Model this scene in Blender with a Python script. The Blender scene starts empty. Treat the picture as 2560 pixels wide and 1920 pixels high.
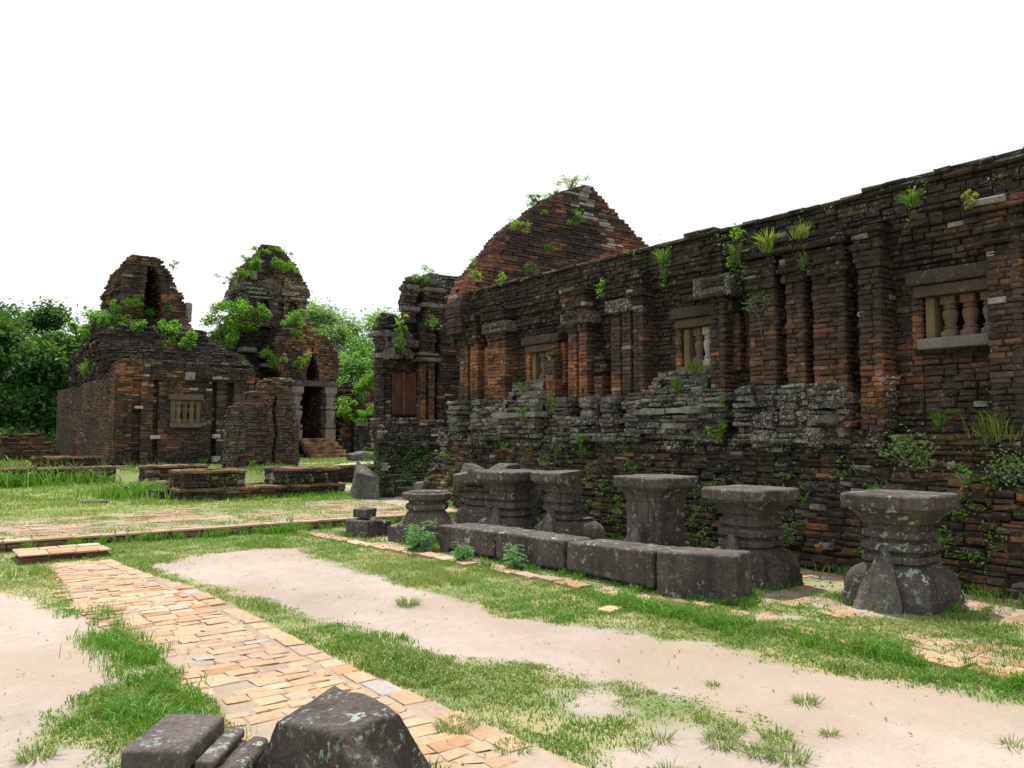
import bpy, math, random
import numpy as np
from mathutils import Vector, Matrix
R_ = math.radians
rng = np.random.default_rng(7)
random.seed(7)
sc = bpy.context.scene
COL = sc.collection

# ------------------------------------------------------------------ camera
cd = bpy.data.cameras.new('camera'); cam = bpy.data.objects.new('camera', cd); COL.objects.link(cam)
cd.sensor_width = 36.0; cd.lens = 29.11; cd.clip_start = 0.05; cd.clip_end = 2000
cam.location = (0, 0, 1.6); cam.rotation_euler = (R_(90 + 3.318), 0, R_(-36.42))
sc.camera = cam
# ------------------------------------------------------------------ light
SUN = Vector((0.20, 0.44, 1.0)).normalized()
sun_el = math.asin(SUN.z); sun_az = math.atan2(SUN.x, SUN.y)
w = bpy.data.worlds.new('World'); sc.world = w; w.use_nodes = True
nt = w.node_tree; nt.nodes.clear()
def N(nt, t, **k):
    n = nt.nodes.new(t)
    for a, b in k.items(): setattr(n, a, b)
    return n
sky = N(nt, 'ShaderNodeTexSky', sky_type='NISHITA', sun_disc=False)
sky.sun_elevation = sun_el; sky.sun_rotation = sun_az; sky.air_density = 1.0; sky.dust_density = 2.0
b1 = N(nt, 'ShaderNodeBackground'); b1.inputs[1].default_value = 0.13
nt.links.new(sky.outputs[0], b1.inputs[0])
b2 = N(nt, 'ShaderNodeBackground'); b2.inputs[0].default_value = (1.0, 1.0, 1.0, 1); b2.inputs[1].default_value = 0.93
tc = N(nt, 'ShaderNodeTexCoord')
nz = N(nt, 'ShaderNodeTexNoise'); nz.inputs['Scale'].default_value = 1.3; nz.inputs['Detail'].default_value = 6; nz.inputs['Roughness'].default_value = .6
mp = N(nt, 'ShaderNodeMapping'); mp.inputs['Scale'].default_value = (1, 1, 2.2); mp.inputs['Location'].default_value = (3.1, 0.4, 0.2)
nt.links.new(tc.outputs['Generated'], mp.inputs[0]); nt.links.new(mp.outputs[0], nz.inputs['Vector'])
rp = N(nt, 'ShaderNodeMapRange'); rp.inputs[1].default_value = 0.30; rp.inputs[2].default_value = 0.52; rp.inputs[3].default_value = 0.93; rp.inputs[4].default_value = 1.0
nt.links.new(nz.outputs[0], rp.inputs[0])
mx = N(nt, 'ShaderNodeMixShader'); nt.links.new(rp.outputs[0], mx.inputs[0]); nt.links.new(b1.outputs[0], mx.inputs[1]); nt.links.new(b2.outputs[0], mx.inputs[2])
wo = N(nt, 'ShaderNodeOutputWorld'); nt.links.new(mx.outputs[0], wo.inputs[0])
sd = bpy.data.lights.new('sun', 'SUN'); sd.energy = 4.7; sd.angle = R_(0.6); sd.color = (1.0, 0.95, 0.87)
so = bpy.data.objects.new('sun', sd); COL.objects.link(so); so.rotation_euler = SUN.to_track_quat('Z', 'Y').to_euler(); so.location = (4, 8, 30)
sc.view_settings.view_transform = 'Standard'; sc.view_settings.look = 'None'; sc.view_settings.gamma = 1; sc.view_settings.exposure = 0.2
sc.cycles.max_bounces = 6; sc.cycles.diffuse_bounces = 3; sc.cycles.transparent_max_bounces = 4
sc.cycles.use_denoising = True

# ------------------------------------------------------------------ numpy helpers
_T = np.random.default_rng(11).random((64, 64, 64)).astype(np.float32)
def vn(p, s=1.0, seed=0):
    """smooth value noise 0..1 at points (N,3)"""
    q = np.asarray(p, float) * s + np.array([seed * 7.13, seed * 3.71, seed * 5.39])
    i = np.floor(q).astype(int); f = q - i; f = f * f * (3 - 2 * f)
    i0 = i & 63; i1 = (i + 1) & 63
    def g(a, b, c): return _T[a, b, c]
    x0, y0, z0 = i0.T; x1, y1, z1 = i1.T; fx, fy, fz = f.T
    return ((g(x0, y0, z0) * (1 - fx) + g(x1, y0, z0) * fx) * (1 - fy) + (g(x0, y1, z0) * (1 - fx) + g(x1, y1, z0) * fx) * fy) * (1 - fz) + \
           ((g(x0, y0, z1) * (1 - fx) + g(x1, y0, z1) * fx) * (1 - fy) + (g(x0, y1, z1) * (1 - fx) + g(x1, y1, z1) * fx) * fy) * fz
def fbm(p, s=1.0, o=4, seed=0):
    r = 0; a = .5; t = 0
    for k in range(o):
        r = r + a * vn(p, s * 2 ** k, seed + k); t += a; a *= .5
    return r / t
def vn2(x, y, s=1., seed=0, o=3):
    x = np.asarray(x, float); y = np.asarray(y, float)
    p = np.stack([x.ravel(), y.ravel(), np.full(x.size, .37)], 1)
    return fbm(p, s, o, seed).reshape(x.shape)
def lerp(a, b, t): return a + (b - a) * t
def sstep(a, b, x): t = np.clip((x - a) / (b - a), 0, 1); return t * t * (3 - 2 * t)

# ------------------------------------------------------------------ object helpers
def thing(name, label, cat, loc=(0, 0, 0), group=None):
    o = bpy.data.objects.new(name, None); COL.objects.link(o); o.location = loc; o.empty_display_size = .2
    o['label'] = label; o['category'] = cat
    if group: o['group'] = group
    return o
def tag(o, label=None, cat=None, group=None, kind=None):
    if label: o['label'] = label
    if cat: o['category'] = cat
    if group: o['group'] = group
    if kind: o['kind'] = kind
    return o
def wloc(o):
    v = Vector((0, 0, 0))
    while o is not None: v = v + o.location; o = o.parent
    return np.array(v)
def mk(name, V, faces, mat, parent=None, col=None, smooth=True, base=None):
    """V (n,3) world; faces: list of int arrays each (m,k). ONE mesh object"""
    V = np.asarray(V, np.float64)
    org = wloc(parent) if parent is not None else np.array(base if base is not None else (0, 0, 0), float)
    me = bpy.data.meshes.new(name)
    faces = [np.asarray(f, np.int32) for f in faces if len(f)]
    me.vertices.add(len(V)); me.vertices.foreach_set('co', (V - org).astype(np.float32).ravel())
    li = np.concatenate([f.ravel() for f in faces]); tot = np.concatenate([np.full(len(f), f.shape[1], np.int32) for f in faces])
    st = np.concatenate([[0], np.cumsum(tot)[:-1]]).astype(np.int32)
    me.loops.add(len(li)); me.loops.foreach_set('vertex_index', li)
    me.polygons.add(len(tot)); me.polygons.foreach_set('loop_start', st)
    me.polygons.foreach_set('use_smooth', np.full(len(tot), bool(smooth)))
    if col is not None:
        a = me.color_attributes.new('col', 'FLOAT_COLOR', 'POINT')
        c = np.ones((len(V), 4), np.float32); c[:, :3] = np.clip(col, 0, 1); a.data.foreach_set('color', c.ravel())
    me.update(calc_edges=True); me.validate()
    if smooth and mat.name in ('dark_sandstone', 'window_sandstone', 'lichen_brick'): me.set_sharp_from_angle(angle=R_(32))
    me.materials.append(mat)
    o = bpy.data.objects.new(name, me); COL.objects.link(o)
    if parent is not None: o.parent = parent
    else: o.location = org
    return o
class Geo:
    """collects vertices and faces for one mesh"""
    def __init__(s): s.V = []; s.F = []; s.C = []; s.n = 0; s.flat = False
    def add(s, V, faces, col=(.1, .1, .1)):
        V = np.asarray(V, float); s.V.append(V)
        for f in faces:
            if len(f): s.F.append(np.asarray(f, np.int32).reshape(len(f), -1) + s.n)
        c = np.asarray(col, float); s.C.append(np.broadcast_to(c, (len(V), 3)) if c.ndim == 1 else c); s.n += len(V)
    def build(s, name, mat, parent=None, smooth=True, base=None):
        return mk(name, np.concatenate(s.V), s.F, mat, parent, np.concatenate(s.C), smooth and not s.flat, base)

# ------------------------------------------------------------------ materials
def mat_surface(name, rough=.9, lich=0., crust=0., bump=.5, bscale=40., lcol=(.42, .43, .39), ccol=(.022, .019, .018), streak=0., lscale=9., moss=0., spec=.25, var=1., pth=.56):
    m = bpy.data.materials.new(name); m.use_nodes = True; nt = m.node_tree; nt.nodes.clear()
    L = nt.links.new
    out = N(nt, 'ShaderNodeOutputMaterial'); bs = N(nt, 'ShaderNodeBsdfPrincipled'); L(bs.outputs[0], out.inputs[0])
    bs.inputs['Roughness'].default_value = rough; bs.inputs['Specular IOR Level'].default_value = spec
    at = N(nt, 'ShaderNodeAttribute', attribute_name='col'); geo = N(nt, 'ShaderNodeNewGeometry')
    def noise(scale, detail=5, rough_=.6, vec=None):
        n = N(nt, 'ShaderNodeTexNoise'); n.inputs['Scale'].default_value = scale; n.inputs['Detail'].default_value = detail; n.inputs['Roughness'].default_value = rough_
        L(vec if vec is not None else geo.outputs['Position'], n.inputs['Vector']); return n.outputs[0]
    def rng_(v, a, b, c, d):
        r = N(nt, 'ShaderNodeMapRange'); L(v, r.inputs[0])
        for i, x in enumerate((a, b, c, d)): r.inputs[i + 1].default_value = x
        return r.outputs[0]
    def mix(f, a, b, mode='MIX'):
        r = N(nt, 'ShaderNodeMix', data_type='RGBA', blend_type=mode)
        if hasattr(f, 'links'): L(f, r.inputs[0])
        else: r.inputs[0].default_value = f
        for s, i in ((a, 6), (b, 7)):
            if hasattr(s, 'links'): L(s, r.inputs[i])
            else: r.inputs[i].default_value = (*s, 1)
        return r.outputs[2]
    def math_(op, a, b):
        r = N(nt, 'ShaderNodeMath', operation=op)
        for s, i in ((a, 0), (b, 1)):
            if hasattr(s, 'links'): L(s, r.inputs[i])
            else: r.inputs[i].default_value = s
        return r.outputs[0]
    fine = noise(bscale, 6, .7)
    v = rng_(fine, .3, .7, 1 - .45 * var, 1 + .4 * var)
    vc = N(nt, 'ShaderNodeCombineColor'); [L(v, vc.inputs[i]) for i in range(3)]
    c = mix(1.0, at.outputs[0], vc.outputs[0], 'MULTIPLY')
    if crust:
        f = rng_(noise(2.3, 7, .65), .42, .63, 0., crust)
        c = mix(f, c, ccol)
    if streak:
        mp = N(nt, 'ShaderNodeMapping'); mp.inputs['Scale'].default_value = (14, 14, 1.1); L(geo.outputs['Position'], mp.inputs[0])
        f = rng_(noise(1.0, 4, .6, mp.outputs[0]), .5, .72, 0., streak); c = mix(f, c, ccol)
    if moss:
        sx = N(nt, 'ShaderNodeSeparateXYZ'); L(geo.outputs['Normal'], sx.inputs[0])
        f = math_('MULTIPLY', rng_(sx.outputs[2], .2, .9, 0, 1), rng_(noise(3.1, 5), .45, .62, 0, moss)); c = mix(f, c, (.05, .07, .018))
    if lich:
        big = rng_(noise(1.1, 3), .36, .58, 0.28, 1.)
        vo = N(nt, 'ShaderNodeTexVoronoi'); vo.inputs['Scale'].default_value = lscale
        nn = N(nt, 'ShaderNodeTexNoise'); nn.inputs['Scale'].default_value = lscale * 1.5; nn.inputs['Detail'].default_value = 3; L(geo.outputs['Position'], nn.inputs['Vector'])
        ad = N(nt, 'ShaderNodeMix', data_type='RGBA', blend_type='LINEAR_LIGHT'); ad.inputs[0].default_value = .13
        L(geo.outputs['Position'], ad.inputs[6]); L(nn.outputs[1], ad.inputs[7]); L(ad.outputs[2], vo.inputs['Vector'])
        cs = N(nt, 'ShaderNodeSeparateColor'); L(vo.outputs['Color'], cs.inputs[0])
        rad = rng_(cs.outputs[0], .45, 1., -.05, .42)
        spots = rng_(math_('SUBTRACT', rad, vo.outputs['Distance']), -.02, .05, 0, 1)
        pat = rng_(noise(lscale * 1.7, 8, .75), pth, pth + .1, 0., .9)
        f = math_('MULTIPLY', math_('MAXIMUM', math_('MULTIPLY', spots, .9), pat), math_('MULTIPLY', big, lich))
        f = math_('MULTIPLY', f, rng_(fine, .3, .55, .5, 1.))
        hue = mix(rng_(noise(3.3, 2), .4, .6, 0, 1), lcol, (lcol[0] * .72, lcol[1] * .92, lcol[2] * .85))
        c = mix(f, c, hue)
    L(c, bs.inputs['Base Color'])
    bp = N(nt, 'ShaderNodeBump'); bp.inputs['Strength'].default_value = bump; bp.inputs['Distance'].default_value = .012
    L(math_('ADD', fine, math_('MULTIPLY', noise(bscale * .3, 4), 1.5)), bp.inputs['Height']); L(bp.outputs[0], bs.inputs['Normal'])
    return m
def mat_leaf(name, trans=.35, rough=.5):
    m = bpy.data.materials.new(name); m.use_nodes = True; nt = m.node_tree; nt.nodes.clear(); L = nt.links.new
    out = N(nt, 'ShaderNodeOutputMaterial'); at = N(nt, 'ShaderNodeAttribute', attribute_name='col')
    bs = N(nt, 'ShaderNodeBsdfPrincipled'); bs.inputs['Roughness'].default_value = rough; bs.inputs['Specular IOR Level'].default_value = .3
    tr = N(nt, 'ShaderNodeBsdfTranslucent'); L(at.outputs[0], bs.inputs['Base Color'])
    gm = N(nt, 'ShaderNodeMix', data_type='RGBA', blend_type='MULTIPLY'); gm.inputs[0].default_value = 1; gm.inputs[7].default_value = (1.1, 1.2, .5, 1); L(at.outputs[0], gm.inputs[6]); L(gm.outputs[2], tr.inputs[0])
    mx = N(nt, 'ShaderNodeMixShader'); mx.inputs[0].default_value = trans; L(bs.outputs[0], mx.inputs[1]); L(tr.outputs[0], mx.inputs[2]); L(mx.outputs[0], out.inputs[0])
    return m
M_brick = mat_surface('old_brick', lich=.45, crust=.86, bump=.9, bscale=38, lscale=12, moss=.6)
M_plain = mat_surface('smooth_brick', lich=.22, crust=.55, bump=.5, bscale=34, lscale=12, moss=.4)
M_carved = mat_surface('lichen_brick', lich=1.0, crust=.6, bump=.9, bscale=34, lscale=16, moss=.7, lcol=(.58, .58, .54), pth=.53)
M_stone = mat_surface('dark_sandstone', lich=1.0, crust=.55, bump=1.0, bscale=48, lscale=10, streak=.42, lcol=(.40, .45, .41), ccol=(.02, .018, .02))
M_sand = mat_surface('window_sandstone', lich=.15, crust=.25, bump=.35, bscale=60)
M_slab = mat_surface('lichen_slab', lich=.75, crust=.5, bump=.8, bscale=30, lscale=13, lcol=(.38, .39, .35), streak=.3, pth=.52)
M_paver = mat_surface('paver', rough=.85, bump=.3, bscale=26, var=.55, crust=.0)
M_ground = mat_surface('ground', rough=.95, bump=.25, bscale=70, spec=.1, var=.3)
M_leaf = mat_leaf('leaf', .42); M_grass = mat_leaf('grass_blade', .3); M_bark = mat_surface('bark', bump=.9, bscale=20)

# ------------------------------------------------------------------ bricks
class Bricks:
    def __init__(s): s.a = []
    def add(s, c, u, n, L, h, d, col, bev, jit, jn=1.):
        k = len(L)
        s.a.append((c, np.broadcast_to(u, (k, 3)), np.broadcast_to(n, (k, 3)), L, np.broadcast_to(h, (k,)), np.broadcast_to(d, (k,)), col, np.broadcast_to(bev, (k,)), np.broadcast_to(jit, (k,)), np.full(k, jn)))
    def geo(s, g):
        c, u, n, L, h, d, col, bev, jit, jn = [np.concatenate([x[i] for x in s.a]) for i in range(10)]
        k = len(L); v = np.cross(n, u)
        sg = np.array([(-1, -1), (1, -1), (1, 1), (-1, 1)], float)
        def ring(inset, dep, jj):
            P = c[:, None] + u[:, None] * (sg[None, :, :1] * (L / 2 - inset)[:, None, None]) + v[:, None] * (sg[None, :, 1:] * (h / 2 - inset)[:, None, None]) - n[:, None] * (dep[:, None, None] if np.ndim(dep) else dep)
            J = rng.normal(0, 1, P.shape); J -= n[:, None] * ((J * n[:, None]).sum(-1, keepdims=True) * (1 - jn)[:, None, None])
            return P + J * (jit * jj)[:, None, None]
        bv = np.minimum(bev, np.minimum(L, h) * .42)
        A = ring(np.zeros(k), d, 0.); B = ring(np.zeros(k), bv * 1.1, .25); D = ring(bv, np.zeros(k), 1.)
        V = np.concatenate([A, B, D], 1).reshape(-1, 3)
        q = [(8, 9, 10, 11)]
        for i in range(4):
            j = (i + 1) % 4; q.append((i, j, 4 + j, 4 + i)); q.append((4 + i, 4 + j, 8 + j, 8 + i))
        F = (np.array(q)[None] + (np.arange(k) * 12)[:, None, None]).reshape(-1, 4)
        C = np.repeat(col, 12, 0)
        g.add(V, [F], C); g.flat = True
DARK = np.array((.026, .021, .018)); PURP = np.array((.060, .038, .030)); ORNG = np.array((.215, .095, .045)); PALE = np.array((.30, .28, .25)); TAN = np.array((.30, .17, .085))
def brickcol(p, bias=0., var=.28, pale=.02, sat=1.):
    k = len(p)
    t = (fbm(p, .55, 3, 3) - .5) * 1.9 + (vn(p, 2.1, 9) - .5) * .7 + .35 + bias + rng.normal(0, var, k)
    t = np.clip(t, 0, 1)[:, None]
    c = np.where(t < .5, lerp(DARK, PURP, t * 2), lerp(PURP, ORNG, t * 2 - 1))
    c = c * rng.uniform(.78, 1.25, (k, 1)) * 1.42
    pm = (rng.random(k) < pale * (0.3 + 2.2 * (vn(p, .9, 21) > .5)))[:, None]
    c = np.where(pm, PALE * rng.uniform(.5, 1.3, (k, 1)), c)
    return c
def inset_poly(P, d):
    n = len(P); out = []
    for i in range(n):
        a, b, c = P[i - 1], P[i], P[(i + 1) % n]
        e1 = (b - a) / (np.linalg.norm(b - a) + 1e-9); e2 = (c - b) / (np.linalg.norm(c - b) + 1e-9)
        n1 = np.array([-e1[1], e1[0]]); n2 = np.array([-e2[1], e2[0]])
        den = 1 + n1 @ n2
        out.append(b + (n1 + n2) / max(den, .35) * d)
    return np.array(out)
def stack(g, plan, z0, z1, ch=.062, bl=.24, dep=.2, jit=.006, bev=.012, out=.008, col=None, skip=None, miss=.01, gap=.006, core=.05, cc=(.05, .035, .03), wob=.0, hjit=.12):
    """lay courses of bricks round the plan polygons of every course; plan(z) -> list of CCW polygons"""
    br = Bricks(); z = z0; ci = 0
    while z < z1 - .01:
        h = min(ch * (1 + random.uniform(-hjit, hjit)), z1 - z)
        for P in plan(z + h / 2):
            P = np.asarray(P, float); n = len(P)
            for i in range(n):
                p, q = P[i], P[(i + 1) % n]; e = q - p; S = np.linalg.norm(e)
                if S < .02: continue
                e = e / S; nr = np.array([e[1], -e[0]])
                if skip is not None and skip(p, q, nr): continue
                m = max(1, int(round(S / bl)))
                cuts = np.linspace(0, S, m + 1)
                if m > 1:
                    cuts[1:-1] += (bl * (.5 if ci % 2 else 0.) * .5 + rng.uniform(-.28, .28, m - 1) * bl); cuts = np.sort(np.clip(cuts, 0, S))
                L = np.diff(cuts); mid = (cuts[1:] + cuts[:-1]) / 2; ok = L > .03; L = L[ok]; mid = mid[ok]
                if not len(L): continue
                k = len(L)
                o = rng.normal(0, out, k); ms = rng.random(k) < miss; o = np.where(ms, -rng.uniform(.04, .09, k), o)
                c = np.zeros((k, 3)); c[:, 0] = p[0] + e[0] * mid + nr[0] * o; c[:, 1] = p[1] + e[1] * mid + nr[1] * o; c[:, 2] = z + h / 2 + rng.normal(0, .0035, k) + wob * (vn(c, 1.4, 5) - .5)
                u = np.tile(np.array([e[0], e[1], 0.]), (k, 1)); u[:, 2] = rng.normal(0, .012, k); nn = np.tile(np.array([nr[0], nr[1], 0.]), (k, 1))
                cl = col(c) if col else brickcol(c)
                br.add(c, u, nn, L - gap * rng.uniform(1.2, 2.6, k), h - gap * rng.uniform(.6, 1.6, k), dep, cl, bev * rng.uniform(.6, 1.5, k), jit)
            if core is not None:
                Q = inset_poly(P, core); V = np.zeros((2 * n, 3)); V[:n, :2] = Q; V[n:, :2] = Q; V[:n, 2] = z - .002; V[n:, 2] = z + h - .007
                g.add(V, [[(i, (i + 1) % n, n + (i + 1) % n, n + i) for i in range(n)], [list(range(n, 2 * n))]], cc)
        z += h; ci += 1
    if br.a: br.geo(g)
def rect(x0, x1, y0, y1): return [(x0, y0), (x1, y0), (x1, y1), (x0, y1)]   # CCW

# ------------------------------------------------------------------ rocks / dressed stone
def cube_grid(n):
    idx = {}; V = []; F = []
    def vid(i, j, k):
        t = (i, j, k)
        if t not in idx: idx[t] = len(V); V.append(t)
        return idx[t]
    for a in range(n):
        for b in range(n):
            for (f, s) in ((0, 0), (0, n), (1, 0), (1, n), (2, 0), (2, n)):
                q = []
                for (x, y) in ((a, b), (a + 1, b), (a + 1, b + 1), (a, b + 1)):
                    t = [x, y]; t.insert(f, s); q.append(vid(*t))
                flip = (s == 0) ^ (f == 1)
                F.append(q[::-1] if flip else q)
    return np.array(V) / n * 2 - 1, np.array(F)
_cg = {}
def block_geo(g, C8, n=14, r=.12, amp=.01, seed=0, fs=6., col=(.07, .062, .062), big=.0, cut=None):
    """rounded, worn block through 8 corners (z fastest: 000,001,010,011,100..)"""
    if n not in _cg: _cg[n] = cube_grid(n)
    V, F = _cg[n]; V = V.copy()
    C8 = np.asarray(C8, float); dim = np.array([np.linalg.norm(C8[4] - C8[0]), np.linalg.norm(C8[2] - C8[0]), np.linalg.norm(C8[1] - C8[0])])
    # warp the grid so that points gather near the edges
    V = np.sign(V) * (1 - (1 - np.abs(V)) ** 1.35)
    hd = dim / 2; rr = min(r, .45 * dim.min()); P = V * hd; inn = np.clip(P, -(hd - rr), hd - rr); dv = P - inn; ln = np.linalg.norm(dv, axis=1, keepdims=True)
    P = np.where(ln > 1e-9, inn + dv / np.maximum(ln, 1e-9) * rr, P); W = P / hd
    t = (W + 1) / 2; x, y, z = t.T
    out = 0
    for i, (a, b, c) in enumerate([(a, b, c) for a in (0, 1) for b in (0, 1) for c in (0, 1)]):
        out = out + ((x if a else 1 - x) * (y if b else 1 - y) * (z if c else 1 - z))[:, None] * C8[i]
    nl = dv / np.maximum(ln, 1e-9); ax = np.array([C8[4] - C8[0], C8[2] - C8[0], C8[1] - C8[0]]); ax = ax / np.linalg.norm(ax, axis=1, keepdims=True)
    dr = nl @ ax; dr = dr / np.linalg.norm(dr, axis=1, keepdims=True)
    out = out + dr * ((fbm(out, fs, 4, seed) - .5) * 2 * amp)[:, None] + dr * ((vn(out, fs * .3, seed + 5) - .5) * 2 * big)[:, None]
    if cut is not None: out = cut(out)
    cc = np.asarray(col) * (0.8 + .4 * vn(out, 5, seed + 3))[:, None]
    g.add(out, [F], cc)
def box8(x0, x1, y0, y1, z0, z1): return [(x, y, z) for x in (x0, x1) for y in (y0, y1) for z in (z0, z1)]
def rot8(C8, ctr, ang, tilt=0.):
    C8 = np.asarray(C8, float) - ctr; c, s = math.cos(ang), math.sin(ang)
    M = np.array([[c, -s, 0], [s, c, 0], [0, 0, 1]]); ct, st = math.cos(tilt), math.sin(tilt)
    return C8 @ (M @ np.array([[1, 0, 0], [0, ct, -st], [0, st, ct]])).T + ctr
def loft(g, secs, col, amp=.005, seed=0, cap=True, fs=9., dmg=None):
    """secs: list of (z, (M,2) world polygon)"""
    S = len(secs); M = len(secs[0][1]); V = np.zeros((S, M, 3))
    for i, (z, P) in enumerate(secs): V[i, :, :2] = P; V[i, :, 2] = z
    V = V.reshape(-1, 3); ctr = V[:, :2].mean(0)
    dr = V[:, :2] - ctr; dr = dr / np.maximum(np.linalg.norm(dr, axis=1, keepdims=True), 1e-6)
    V[:, :2] += dr * ((fbm(V, fs, 4, seed) - .5) * 2 * amp)[:, None]
    V[:, 2] += (vn(V, fs, seed + 9) - .5) * amp
    if dmg: V = dmg(V)
    a = np.arange(M); b = (a + 1) % M; F = [np.stack([i * M + a, i * M + b, (i + 1) * M + b, (i + 1) * M + a], 1) for i in range(S - 1)]
    fs_ = [np.concatenate(F)]
    cl = np.asarray(col) * (.8 + .4 * vn(V, 4, seed + 3))[:, None]
    g.add(V, fs_, cl)
    if cap:
        # top cap as shrinking rings so that it keeps some relief
        top = V[(S - 1) * M:]; c = top.mean(0); rings = [top] + [lerp(top, c, t) for t in (.12, .35, .65, .9)]
        W = np.concatenate(rings); W[:, 2] += (vn(W, 7, seed) - .5) * amp * 1.2 * (np.arange(len(W)) >= M)
        Q = [np.stack([i * M + a, i * M + b, (i + 1) * M + b, (i + 1) * M + a], 1) for i in range(4)]
        g.add(W, [np.concatenate(Q), [list(4 * M + a)]], np.asarray(col) * (.85 + .4 * vn(W, 4, seed + 3))[:, None])
def plan_square(hw, ch=.24, proj=.06, k=5, ctr=(0, 0), rot=0., pw=.5):
    """square with cut corners and a shallow centred projection on each side"""
    c = hw * ch; p = hw * proj; w = hw * pw
    side = [(-hw + c, -hw), (-w, -hw), (-w, -hw - p), (w, -hw - p), (w, -hw), (hw - c, -hw)]
    pts = []
    for r in range(4):
        co, si = [(1, 0), (0, 1), (-1, 0), (0, -1)][r]
        pts += [(x * co - y * si, x * si + y * co) for x, y in side]
    pts = np.array(pts); out = []
    for i in range(len(pts)):
        a, b = pts[i], pts[(i + 1) % len(pts)]; m = k if np.linalg.norm(b - a) > .2 * hw else 2
        out += [lerp(a, b, t) for t in np.arange(m) / m]
    out = np.array(out); cr, sr = math.cos(rot), math.sin(rot)
    return out @ np.array([[cr, sr], [-sr, cr]]) + np.array(ctr)
def plan_ngon(r, n=8, k=6, ctr=(0, 0), rot=0.):
    a = np.arange(n) / n * 2 * math.pi + rot; P = np.stack([np.cos(a), np.sin(a)], 1) * r
    return np.array([lerp(P[i], P[(i + 1) % n], t) for i in range(n) for t in np.arange(k) / k]) + np.array(ctr)

# ------------------------------------------------------------------ leaves
def leaves(g, C, size, col, up=.3, asp=.5, droop=None, dirs=None):
    """diamond leaves at centres C (k,3)"""
    k = len(C); size = np.broadcast_to(size, (k,)) * rng.uniform(.7, 1.3, k)
    d = rng.normal(0, 1, (k, 3)) if dirs is None else dirs + rng.normal(0, .35, (k, 3))
    d[:, 2] = d[:, 2] * .6 + up * 0; d /= np.linalg.norm(d, axis=1, keepdims=True)
    nrm = rng.normal(0, .6, (k, 3)) + np.array([0, 0, 1.]); s = np.cross(nrm, d); s /= np.maximum(np.linalg.norm(s, axis=1, keepdims=True), 1e-6)
    n2 = np.cross(d, s)
    a = C - d * size[:, None] / 2; b = C + d * size[:, None] / 2 - n2 * (size * .12)[:, None]
    l = C + s * (size * asp / 2)[:, None] + n2 * (size * .06)[:, None]; r = C - s * (size * asp / 2)[:, None] + n2 * (size * .06)[:, None]
    V = np.stack([a, l, b, r], 1).reshape(-1, 3)
    F = (np.array([(0, 1, 2), (0, 2, 3)])[None] + (np.arange(k) * 4)[:, None, None]).reshape(-1, 3)
    g.add(V, [F], np.repeat(col, 4, 0))
def blades(g, B, h, wd, lean, col, seg=2):
    """curved blades rooted at B (k,3); lean (k,2) horizontal tip offset"""
    k = len(B); ang = rng.uniform(0, math.pi, k); s = np.stack([np.cos(ang), np.sin(ang), np.zeros(k)], 1) * (np.broadcast_to(wd, (k,)) / 2)[:, None]
    h = np.broadcast_to(h, (k,)); ln = np.concatenate([lean, np.zeros((k, 1))], 1); up = np.array([0, 0, 1.])
    m1 = B + ln * .3 + up * (h * .6)[:, None]; t = B + ln + up * (h * (1 - .25 * np.clip(np.linalg.norm(lean, axis=1) / np.maximum(h, 1e-3), 0, 1.5)))[:, None]
    if seg == 2:
        V = np.stack([B - s, B + s, m1 - s * .75, m1 + s * .75, t], 1).reshape(-1, 3); o = (np.arange(k) * 5)[:, None]
        g.add(V, [np.array([[0, 1, 3, 2]]) + o, np.array([[2, 3, 4]]) + o], np.repeat(col, 5, 0))
    else:
        V = np.stack([B - s, B + s, t], 1).reshape(-1, 3); g.add(V, [np.array([[0, 1, 2]]) + (np.arange(k) * 3)[:, None]], np.repeat(col, 3, 0))
def tube(g, pts, rad, col, m=7):
    pts = np.asarray(pts, float); k = len(pts); rad = np.broadcast_to(rad, (k,)); V = []
    for i in range(k):
        t = pts[min(i + 1, k - 1)] - pts[max(i - 1, 0)]; t /= np.linalg.norm(t) + 1e-9
        a = np.cross(t, (0.31, .2, .93) if abs(t[2]) < .9 else (1., 0.1, 0)); a /= np.linalg.norm(a); b = np.cross(t, a)
        for j in range(m): th = 2 * math.pi * j / m; V.append(pts[i] + (a * math.cos(th) + b * math.sin(th)) * rad[i])
    F = [(i * m + j, i * m + (j + 1) % m, (i + 1) * m + (j + 1) % m, (i + 1) * m + j) for i in range(k - 1) for j in range(m)]
    g.add(V, [F], col)
GREEN = np.array((.09, .22, .03)); LIME = np.array((.20, .37, .06)); DKGR = np.array((.022, .065, .018)); YEL = np.array((.24, .26, .07)); STRAW = np.array((.30, .27, .13)); BLUG = np.array((.06, .15, .06))
def gcol(k, a, b, var=.25):
    return lerp(np.asarray(a), np.asarray(b), rng.random((k, 1))) * rng.uniform(1 - var, 1 + var, (k, 1))
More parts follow.
